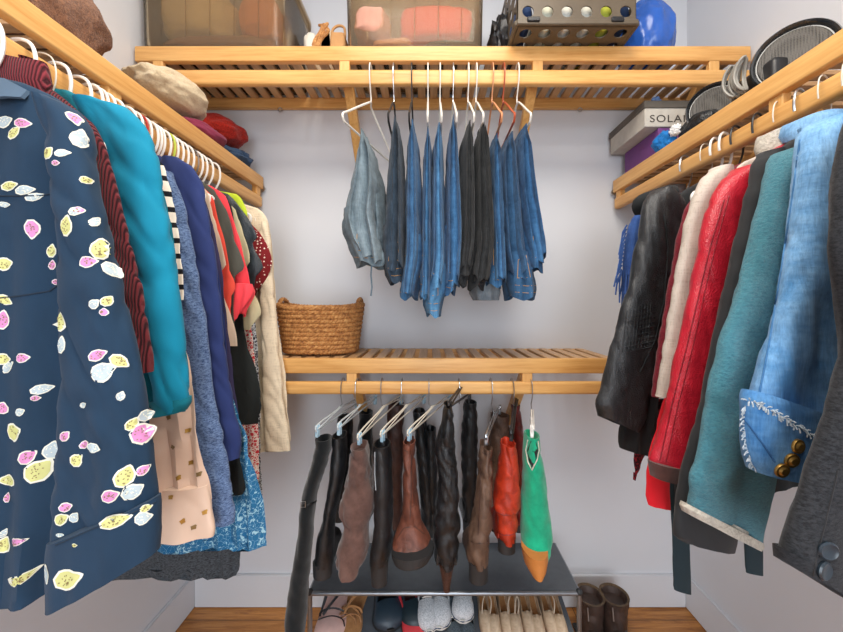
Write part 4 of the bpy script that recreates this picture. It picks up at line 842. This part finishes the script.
labs = ['narrow beige flat shoe touching the right grey sneaker', 'beige flat shoe, second from the grey sneakers', 'beige flat shoe, third from the grey sneakers', 'beige flat shoe, fourth from the grey sneakers', 'beige flat shoe, fifth from the grey sneakers', 'third beige flat shoe from the right rack leg', 'second beige flat shoe from the right rack leg', 'beige flat shoe next to the right rack leg']
proto = None
for i, (px, lb) in enumerate(zip((485, 495.5, 506, 517, 528, 539, 550, 561), labs)):
    loc = (X(px, 1.2), 1.355-.012*(i % 2), .222)
    if proto is None: proto = shoe('flat_shoe', loc, BGE, lb, 'flat', .043, .2, .26, .03, sm=SAND, group='beige flat shoes on the rack')
    else: dup(proto, loc, (-.26-.02*(i % 3), 0, PI+(-1)**i*.03), lb)
for i, (xa, xb) in enumerate(((480, 492), (496, 484), (508, 520), (524, 510), (528, 517), (545, 556))):
    o = MB().tube(smooth_pts([Vector((X(xa, 1.25), 1.29, .26)), Vector((X((xa+xb)/2, 1.22), 1.26, .268)), Vector((X(xb, 1.2), 1.22, .255)), Vector((X(xb-2, 1.19), 1.19, .235))]), .0022, 6).build('shoe_lace', simple('cream_cord', '#cdbca6', .7), org=tuple(P(xb, 632, 1.18)))
    tag(o, 'cream tie cord hanging over the beige flat shoes', 'cord', 'cream cords on the beige shoes')
DB = cloth('leather', '#4b3a33', '#2c211d', r=.4); FUR = cloth('fur', '#6b5234', '#3b2b1a')
for px, lab in ((590, 'brown ankle boot on the floor, nearer the shoe rack'), (614, 'brown ankle boot on the floor, farther from the shoe rack')):
    y = 1.35; x = X(px, y); t = thing('ankle_boot', (x, y, 0), lab, 'boot'); w = .052
    mb = MB(); column(mb, [(.165, x-w*.95, x+w*.95, 0, 0, 1), (.12, x-w*.85, x+w*.85), (.07, x-w*.8, x+w*.8), (.03, x-w*.85, x+w*.85), (.012, x-w*.85, x+w*.85)], y, .055, seed=px % 7, fold=.001, wr=.003, open_top=True, sup=2.0)
    prof = [(-.03, .8, .06), (.02, .9, .075), (.06, .98, .06), (.1, 1, .045), (.13, .8, .035), (.148, .4, .022)]
    mb.rings([[Vector((x+w*.86*fw*math.cos(2*PI*j/24), y-.02-s_*0-.0+(-s_), .012+h*max(0, math.sin(2*PI*j/24)))) for j in range(24)] for s_, fw, h in prof]); mb.build('upper', DB, t, angle=60)
    MB().box((x, y-.045, .008), (w*1.8, .2, .014), bev=.006).build('sole', RUB, t)
    mb = MB(); rs = [[Vector((x+w*k*math.cos(a), y+.055*k*math.sin(a), z)) for a in [2*PI*i/28 for i in range(28)]] for k, z in ((.98, .166), (1.0, .17), (.86, .168), (.80, .12), (.78, .05), (.3, .04))]; mb.rings(rs, cap0=False); mb.build('lining', FUR, t)
    MB().tube([(x-w*.6, y-.05, .16), (x-w*.62, y-.06, .12)], .0025, 6).build('pull_tab', STEEL, t)
# ------------------------------------------------------------------ things on the shelves
# wicker basket
bc = Vector((-.408, 1.345, 1.086)); t = thing('wicker_basket', tuple(bc), 'oval woven wicker basket with loop handles on the lower shelf', 'basket')
tw = NT('water_hyacinth'); v = tw.co((1, 1, 1.6)); f = tw.noise(v, 60, 4, .7); tw.bump(tw.noise(tw.co(), 260, 2), .6, .002); WICK = tw.fin(tw.ramp(f, [(.3, hx('#7d4a20')), (.52, hx('#b97f45')), (.72, hx('#d9a768'))]), .7)
mb = MB(); rows = 11; rh = .168/rows
def bas(a, k, out=0): q = k/rows; A_, B_ = .127+.024*q+out, .098+.02*q+out; return Vector((bc.x+A_*math.copysign(abs(math.cos(a))**.8, math.cos(a)), bc.y+B_*math.copysign(abs(math.sin(a))**.8, math.sin(a)), bc.z+.006+rh*k+.012*q*q*abs(math.cos(a))**4))
for k in range(rows):
    for strand in (0, 1):
        n = 240; pts = []; rr = []
        for i in range(n):
            a = 2*PI*i/n; w = a*34+strand*PI+k*PI*.55; pts.append(bas(a, k+.5, .0035*math.cos(w))+Vector((0, 0, .0045*math.sin(w))))
        mb.tube(pts, .0068, 7, closed=True)
mb.rings([[bas(2*PI*i/48, k, -.008) for i in range(48)] for k in (0, 3, 6, 9, 10.8)], cap1=False)
mb.build('woven_body', WICK, t)
for sg in (1, -1):
    mb = MB()
    for s2 in (0, 1):
        pts = []
        for i in range(40):
            a = PI*i/39; w = a*10+s2*PI; p = Vector((bc.x+sg*(.139+.006*math.sin(a)), bc.y-.05*math.cos(a), bc.z+.158+.04*math.sin(a))); pts.append(p+Vector((.003*math.cos(w), 0, .003*math.sin(w))))
        mb.tube(pts, .0058, 7)
    mb.build('handle', WICK, t)

# clear storage bins
def bin_mat(name, c, alpha):
    t_ = NT(name); gl = t_.n('ShaderNodeBsdfGlossy', {'Color': (1, 1, 1, 1), 'Roughness': .12}); tr = t_.n('ShaderNodeBsdfTransparent', {'Color': hx(c, 1.0)}); df = t_.n('ShaderNodeBsdfTranslucent', {'Color': hx(c)}); d2 = t_.n('ShaderNodeBsdfDiffuse', {'Color': hx(c)})
    fr = t_.n('ShaderNodeFresnel', {'IOR': 1.2}); m0 = t_.n('ShaderNodeMixShader', {0: .5, 1: df, 2: d2}); m1 = t_.n('ShaderNodeMixShader', {0: alpha, 1: tr, 2: m0}); m2 = t_.n('ShaderNodeMixShader', {0: fr, 1: m1, 2: gl}); t_.set(t_.out.inputs[0], m2); return t_.m
CLB = bin_mat('clear_bin_plastic', '#e6dac6', .13)
def rr(cx, cy, hx_, hy_, z, r=.035, n=6):
    out = []
    for qx, qy, a0 in ((1, 1, 0), (-1, 1, PI/2), (-1, -1, PI), (1, -1, 3*PI/2)):
        for i in range(n+1): a = a0+PI/2*i/n; out.append(Vector((cx+qx*(hx_-r)+r*math.cos(a), cy+qy*(hy_-r)+r*math.sin(a), z)))
    return out
def clear_bin(cx, cy, w, d, h, z, label, zb=0):
    t = thing('storage_bin', (cx, cy, z), label, 'bin'); hw, hd = w/2, d/2; rs = []
    for k, (s_, zz) in enumerate(((.93, 0), (.97, .006), (.975, .03), (.985, h*.5), (1, h-.01), (1.03, h-.008), (1.03, h), (.99, h), (.985, h-.012), (.955, .03), (.93, .008))): rs.append(rr(cx, cy, hw*s_, hd*s_, z+zz))
    MB().rings(rs).build('bin_body', CLB, t, angle=50)
    for i in range(1, 6):
        x = cx-hw+w*i/6; MB().tube([(x, cy-hd*.972-.001, z+.03), (x+.002, cy-hd*.99-.0015, z+h*.95)], .0016, 6).build('rib', CLB, t)
    MB().rings([rr(cx, cy, hw*1.04, hd*1.04, z+h+q, .04) for q in (.001, .012)]).build('lid', CLB, t)
    return t
ZT = 2.128
clear_bin(-.739, 1.34, .49, .29, .27, ZT+.001, 'large clear storage bin at the left end of the top shelf')
clear_bin(-.052, 1.34, .475, .28, .27, ZT+.001, 'clear storage bin holding an orange cloth at the middle of the top shelf')
def folded(name, c, d, m, label, cat_='cloth', seed=0, disp=.18, group=None):
    o = MB().box(c, d, bev=min(d)*.35); vs = o.v
    bm = None; mb = MB(); mb.ball(c, (d[0]/2, d[1]/2, d[2]/2), 4, disp, seed)
    for i, v in enumerate(mb.v):
        q = v-Vector(c); q = Vector([math.copysign(abs(q[k]/(d[k]/2))**.55, q[k])*d[k]/2 for k in range(3)]); n_ = noise.noise(v*30+Vector((seed, 0, 0)))*.006; mb.v[i] = Vector(c)+q*(1+n_*8*.3)
    b = mb.build(name, m, org=(c[0], c[1], c[2]-d[2]/2)); return tag(b, label, cat_, group)
folded('folded_blanket', (-.73, 1.32, ZT+.036), (.43, .22, .05), cloth('plain', '#8a6a52'), 'brown folded blanket at the bottom of the left clear bin', 'blanket', 3)
folded('folded_blanket', (-.82, 1.32, ZT+.15), (.26, .20, .16), cloth('plain', '#c9bfa2'), 'grey-beige folded blanket inside the left clear bin', 'blanket', 4)
folded('folded_sweater', (-.60, 1.32, ZT+.14), (.14, .20, .15), cloth('knit', '#d39a6a', '#b0744a'), 'rust brown folded sweater inside the left clear bin', 'sweater', 5)
folded('folded_cloth', (-.13, 1.285, ZT+.032), (.15, .15, .035), cloth('print', '#c99a92', '#ddb9ae', s=30), 'pink patterned cloth at the bottom of the middle clear bin', 'cloth', 6)
folded('folded_cloth', (.07, 1.29, ZT+.026), (.22, .15, .03), cloth('plain', '#4a464a'), 'dark folded cloth at the bottom of the middle clear bin', 'cloth', 7)
folded('folded_cloth', (.02, 1.262, ZT+.115), (.25, .08, .12), cloth('plain', '#f0552c'), 'bright orange cloth bundled inside the middle clear bin', 'cloth', 8)
folded('folded_cloth', (-.20, 1.27, ZT+.10), (.12, .15, .10), cloth('plain', '#b98a78'), 'dusty pink cloth at the left side of the middle clear bin', 'cloth', 9)
folded('folded_cloth', (-.04, 1.39, ZT+.13), (.40, .12, .20), cloth('plain', '#8a7c63'), 'olive beige cloth at the back of the middle clear bin', 'cloth', 10)
# paper bag, wicker loop, and card between the bins
KR = simple('kraft_paper', '#b98a58', .8); t = thing('paper_bag', (-.325, 1.30, ZT), 'small brown paper bag with twisted handle between the two clear bins', 'bag')
mb = MB(); mb.rings([rr(-.325, 1.30, .028*s_, .05, ZT+z_, .01) for s_, z_ in ((1, .001), (1.0, .02), (.96, .07), (.85, .09))]); mb.build('bag_body', KR, t)
MB().tube(smooth_pts([(-.35, 1.27, ZT+.085), (-.345, 1.27, ZT+.115), (-.325, 1.27, ZT+.128), (-.305, 1.27, ZT+.12), (-.302, 1.27, ZT+.085)]), .0045, 8).build('handle', KR, t)
t = thing('paper_bag', (-.37, 1.36, ZT), 'open tan paper bag with a folded edge beside the left clear bin', 'bag')
mb = MB(); mb.rings([rr(-.385, 1.38, a_, .06, ZT+z_, .012) for a_, z_ in ((.045, .001), (.044, .08), (.03, .15), (.024, .15), (.03, .08))]); mb.build('bag_body', simple('pale_paper', '#d9c4a4', .8), t)
mb = MB()
for i in range(7): a = i*.9; mb.tube(smooth_pts([(-.405+.006*i, 1.26, ZT+.002), (-.40+.012*math.sin(a), 1.255, ZT+.05), (-.37+.012*math.cos(a), 1.26, ZT+.10+.004*i), (-.385+.01*math.sin(a+2), 1.27, ZT+.13)]), .0045, 6)
o = mb.build('twig_bundle', WICK, org=(-.39, 1.26, ZT)); tag(o, 'loose bundle of dark twisted twigs beside the left clear bin', 'twigs')
o = folded('white_pillow', (-.455, 1.40, ZT+.10), (.05, .12, .16), cloth('plain', '#e4ddd0'), 'white cloth squeezed right of the left clear bin', 'cloth', 11)
# black crinkled bag
mb = MB(); mb.ball((.262, 1.31, ZT+.085), (.042, .07, .105), 4, .28, 3, 12)
for i, v in enumerate(mb.v):
    mb.v[i] = v+Vector((1, .4, 0))*noise.noise(Vector((v.x*90, v.y*40, v.z*22)))*.012; mb.v[i].z = max(mb.v[i].z, ZT+.001)
b = mb.build('plastic_bag', BLACKP, org=(.262, 1.31, ZT)); tag(b, 'crinkled black plastic bag between the clear bin and the crate', 'bag')
for i in range(9): pass
# crate with round holes, jutting over the shelf edge
CRM = simple('taupe_plastic', '#5a4f40', .45); t = thing('plastic_crate', (.465, 1.27, ZT), 'taupe plastic crate with rows of round holes on the top shelf', 'crate')
def holed(mb, o, u, v, W, Hh, nx, nz, rad, th, seg=20, ell=1):
    nrm = u.cross(v).normalized()*th; cw, ch = W/nx, Hh/nz
    for i in range(nx):
        for j in range(nz):
            c = o+u*(cw*(i+.5))+v*(ch*(j+.5)); ou = []; inn = []
            for k in range(seg):
                a = 2*PI*(k+.5)/seg; ca, sa = math.cos(a), math.sin(a); s_ = 1/max(abs(ca), abs(sa)); ou.append(c+u*ca*s_*cw/2+v*sa*s_*ch/2); inn.append(c+u*ca*rad+v*sa*rad*ell)
            vs = ou+inn+[p+nrm for p in ou]+[p+nrm for p in inn]; fs = []
            for k in range(seg):
                l = (k+1) % seg; fs += [(k, l, seg+l, seg+k), (2*seg+l, 2*seg+k, 3*seg+k, 3*seg+l), (seg+k, seg+l, 3*seg+l, 3*seg+k)]
            mb.add(vs, fs)
cx0, cx1, cy0, cy1, cz = .262+.012, .665, 1.115, 1.40, ZT+.004; U, V_, Y_ = Vector((1, 0, 0)), Vector((0, 0, 1)), Vector((0, 1, 0))
def panel(name, o, u, v, W, Hh, nx, nz, rad): mb = MB(); holed(mb, o, u, v, W, Hh, nx, nz, rad, .004); mb.build(name, CRM, t, angle=30)
fx0, fx1 = .275, .64
panel('front_panel', Vector((fx0, cy0, cz+.018)), U, V_, fx1-fx0, .22, 6, 4, .018)
panel('back_panel', Vector((fx1, cy1, cz+.018)), -U, V_, fx1-fx0, .22, 6, 4, .018)
panel('side_panel', Vector((fx0, cy1, cz+.018)), -Y_, V_, cy1-cy0, .22, 5, 4, .018)
panel('side_panel', Vector((fx1, cy0, cz+.018)), Y_, V_, cy1-cy0, .22, 5, 4, .018)
panel('bottom_panel', Vector((fx0, cy0, cz)), U, Y_, fx1-fx0, cy1-cy0, 6, 5, .019)
mb = MB()
for (a, b_) in (((fx0-.006, cy0-.006), (fx1+.006, cy0-.006)), ((fx1+.006, cy0-.006), (fx1+.006, cy1)), ((fx1+.006, cy1), (fx0-.006, cy1)), ((fx0-.006, cy1), (fx0-.006, cy0-.006))):
    c = Vector(((a[0]+b_[0])/2, (a[1]+b_[1])/2, cz+.009)); mb.box(c, (max(.012, abs(b_[0]-a[0])), max(.012, abs(b_[1]-a[1])), .018), bev=.003)
mb.build('base_frame', CRM, t)
for x in (fx0+.045, fx1-.06): MB().box((x, cy0-.013, cz+.014), (.04, .008, .016), bev=.003).build('latch', BLACKP, t)
for i, (x, c, lab) in enumerate(((.30, '#2b3f66', 'navy rolled cloth at the left inside the crate'), (.37, '#dcdcc8', 'white rolled cloth beside the navy one inside the crate'), (.435, '#e6e4d8', 'white rolled cloth second from the navy one inside the crate'), (.50, '#e2e0d4', 'white rolled cloth beside the lime one inside the crate'), (.56, '#b9c04a', 'lime green rolled cloth inside the crate'), (.612, '#1f3152', 'dark navy rolled cloth at the right inside the crate'))):
    o = MB().rings([[Vector((x+.029*s_*math.cos(a), y_, cz+.062+.05*s_*math.sin(a))) for a in [2*PI*k/24 for k in range(24)]] for s_, y_ in ((.8, 1.14), (1, 1.148), (1, 1.38), (.8, 1.388))]).build('rolled_cloth', cloth('plain', c), org=(x, 1.26, cz+.012)); tag(o, lab, 'cloth', 'rolled cloths in the crate')
# blue bag
BM = bin_mat('blue_plastic_film', '#2f62b8', .72); mb = MB(); mb.ball((.782, 1.30, ZT+.10), (.088, .085, .13), 5, .10, 5, 7)
for i, v in enumerate(mb.v):
    n_ = 1-2*abs(noise.noise(Vector((v.x*14, v.y*14, v.z*5)))); q = v.copy(); d_ = (v-Vector((.782, 1.30, ZT+.10))).normalized(); q += d_*n_*.009; q.z = max(q.z, ZT+.001); mb.v[i] = q
b = mb.build('plastic_bag', simple('blue_plastic', '#2b5db4', .25), org=(.775, 1.30, ZT)); tag(b, 'shiny blue plastic bag standing right of the crate', 'bag')

# left shelf knitwear (shelf top 1.785)
ZL = 1.792
def pile(name, c, r, m, label, cat_, seed, disp=.15, fr=6, fold=0):
    mb = MB(); mb.ball(c, r, 5, disp, seed, fr)
    for i, v in enumerate(mb.v):
        n_ = 1-2*abs(noise.noise(Vector((v.x*14, v.y*14, v.z*14))+Vector((seed, 0, 0)))); d_ = (v-Vector(c)).normalized(); q = v+d_*n_*fold; q.z = max(q.z, c[2]-r[2]*.86); mb.v[i] = q
    b = mb.build(name, m, org=(c[0], c[1], c[2]-r[2]*.86)); return tag(b, label, cat_)
pile('woolly_hat', (-.82, .735, ZL+.09), (.10, .125, .108), cloth('fur', '#a5775a', '#5b3f35'), 'fuzzy brown woolly bundle on the near left shelf', 'hat', 2, .10, 6, .004)
pile('folded_sweater', (-.79, 1.17, ZL+.028), (.10, .115, .034), cloth('plain', '#7a2b42'), 'burgundy sweater folded under the cream fleece blanket', 'sweater', 3, .1, 6, .004)
pile('fleece_blanket', (-.785, 1.08, ZL+.108), (.085, .12, .05), cloth('fleece', '#e6d3b0', '#c9b08a'), 'cream fleece blanket on the left shelf', 'blanket', 4, .14, 6, .004)
pile('knitted_sweater', (-.805, 1.345, ZL+.118), (.10, .085, .055), cloth('knit', '#a3271c', '#6e1710'), 'red knitted sweater on the far end of the left shelf', 'sweater', 5, .12, 6, .004)
pile('folded_jeans', (-.80, 1.37, ZL+.032), (.105, .085, .038), cloth('plain', '#2e4058'), 'dark navy garment folded under the red knitted sweater', 'garment', 6, .15, 7, .006)

# right shelf: boxes, drums
ZR = 1.777
t = thing('shoe_box', (.92, 1.35, ZR), 'plain purple box under the grey lettered shoe box', 'box'); MB().box((.93, 1.35, ZR+.052), (.27, .215, .102), bev=.002).build('box_body', simple('purple_card', '#6c3a78', .6), t)
LT = simple('grey_card', '#b9b3a8', .6); t = thing('shoe_box', (.91, 1.355, ZR+.104), 'grey shoe box with dark band and black capitals, on the purple box', 'box')
MB().box((.908, 1.357, ZR+.104+.04), (.325, .235, .078), bev=.002).build('box_body', LT, t)
MB().box((.908, 1.357, ZR+.104+.078), (.333, .243, .026), bev=.002).build('lid', simple('dark_taupe_card', '#565048', .6), t)
cu = bpy.data.curves.new('lettering', 'FONT'); cu.body = 'SOLAN'; cu.size = .042; cu.extrude = .0004; cu.space_character = 1.15
to = bpy.data.objects.new('lettering', cu); COL.objects.link(to); bpy.context.view_layer.update()
me = bpy.data.meshes.new_from_object(to.evaluated_get(bpy.context.evaluated_depsgraph_get())); bpy.data.objects.remove(to)
mw = max(v.co.x for v in me.vertices); kx = .145/mw
for v in me.vertices: v.co = Vector((.762-.91+v.co.x*kx, 1.2388-1.355-v.co.z, .017+v.co.y*.85))
for v in []: v.co = Vector((.76+v.co.x*1.45, 1.2385, ZR+.114+v.co.y*.95))-Vector((.91, 1.355, ZR+.104)) if False else Vector((.762-.91+v.co.x*1.45, 1.2388-1.355-v.co.z, 0))
me.materials.clear(); me.materials.append(simple('black_ink', '#3a332c', .6)); lo = bpy.data.objects.new('lettering', me); COL.objects.link(lo); lo.parent = t
t = thing('ribbon_bow', (.80, 1.30, ZR+.196), 'small blue bow on top of the lettered shoe box', 'bow')
mb = MB()
for k in range(5): a = k*2*PI/5; mb.ball((.80+.011*math.cos(a), 1.262, ZR+.205+.011*math.sin(a)), (.009, .006, .009), 2)
mb.ball((.80, 1.258, ZR+.205), (.007, .005, .007), 2); mb.build('loops', simple('blue_ribbon', '#5d7fb0', .4), t)
pile('blue_bundle', (.785, 1.195, ZR+.03), (.028, .035, .034), cloth('plain', '#1d6fb4'), 'crumpled blue cloth in front of the purple box', 'cloth', 8, .25, 8, .006)
pile('tissue', (.785, 1.145, ZR+.045), (.012, .018, .016), cloth('plain', '#e3e3e0'), 'scrap of white tissue beside the crumpled blue cloth', 'tissue', 9, .4, 9, .003)
pile('black_shoe', (.83, 1.10, ZR+.035), (.04, .07, .036), BKL, 'black shoe lying next to the crumpled blue cloth', 'shoe', 10, .1, 6, .003)
DK = simple('black_drum', '#25282a', .22, coat=.6); GR = NT('speaker_grille'); vv = GR.n('ShaderNodeTexVoronoi', {'Vector': GR.co(), 'Scale': 260.0, 'Randomness': .1}).outputs['Distance']; GR.bump(vv, .8, .002); GRM = GR.fin(GR.ramp(vv, [(.1, hx('#1a1a1a')), (.5, hx('#5a5650'))]), .5)
def drum(c, ax, label, R_=.083, dep=.12):
    c = Vector(c); ax = Vector(ax).normalized(); t = thing('round_speaker', (c.x, c.y, c.z-R_), label, 'speaker')
    MB().lathe([(0.0, -dep), (R_*.86, -dep), (R_*.93, -dep*.9), (R_*.95, -.012), (R_, -.006), (R_, .004), (R_*.96, .009), (R_*.9, .006), (R_*.86, -.003), (.0, -.006)], c, ax, 56).build('housing', DK, t)
    MB().lathe([(R_*.84, -.004), (R_*.80, .0), (R_*.5, -.004), (R_*.3, -.008), (0, -.008)], c, ax, 48).build('grille', GRM, t)
    return t
drum((.872, .855, ZR+.084), (-.72, -.69, .05), 'large round black speaker with mesh face on the right shelf, nearer the room', .08, .15)
drum((.845, 1.06, ZR+.076), (-.66, -.75, .05), 'round black speaker with mesh face on the right shelf, next to the shoe boxes', .072, .06)
mb = MB(); a = Vector((.87, .90, ZR+.03)); mb.box((.865, .93, ZR+.05), (.06, .13, .09), bev=.014); b = mb.build('power_pack', BLACKP, org=(.865, .93, ZR)); tag(b, 'black boxy power pack between the two round speakers', 'adapter')
mb = MB(); n = 120; mb.tube([Vector((.80+.006*math.sin(i*.11), .93+.008*math.cos(i*.7)+.0*i, ZR+.075))+Vector((.012*math.cos(i*.35), .02*math.sin(i*.05), .042*math.sin(i*.35))) for i in range(n)], .0032, 7); b = mb.build('cable', simple('grey_cable', '#8b8880', .4), org=(.80, .93, ZR+.03)); tag(b, 'coiled grey cable looped between the two round speakers', 'cable')
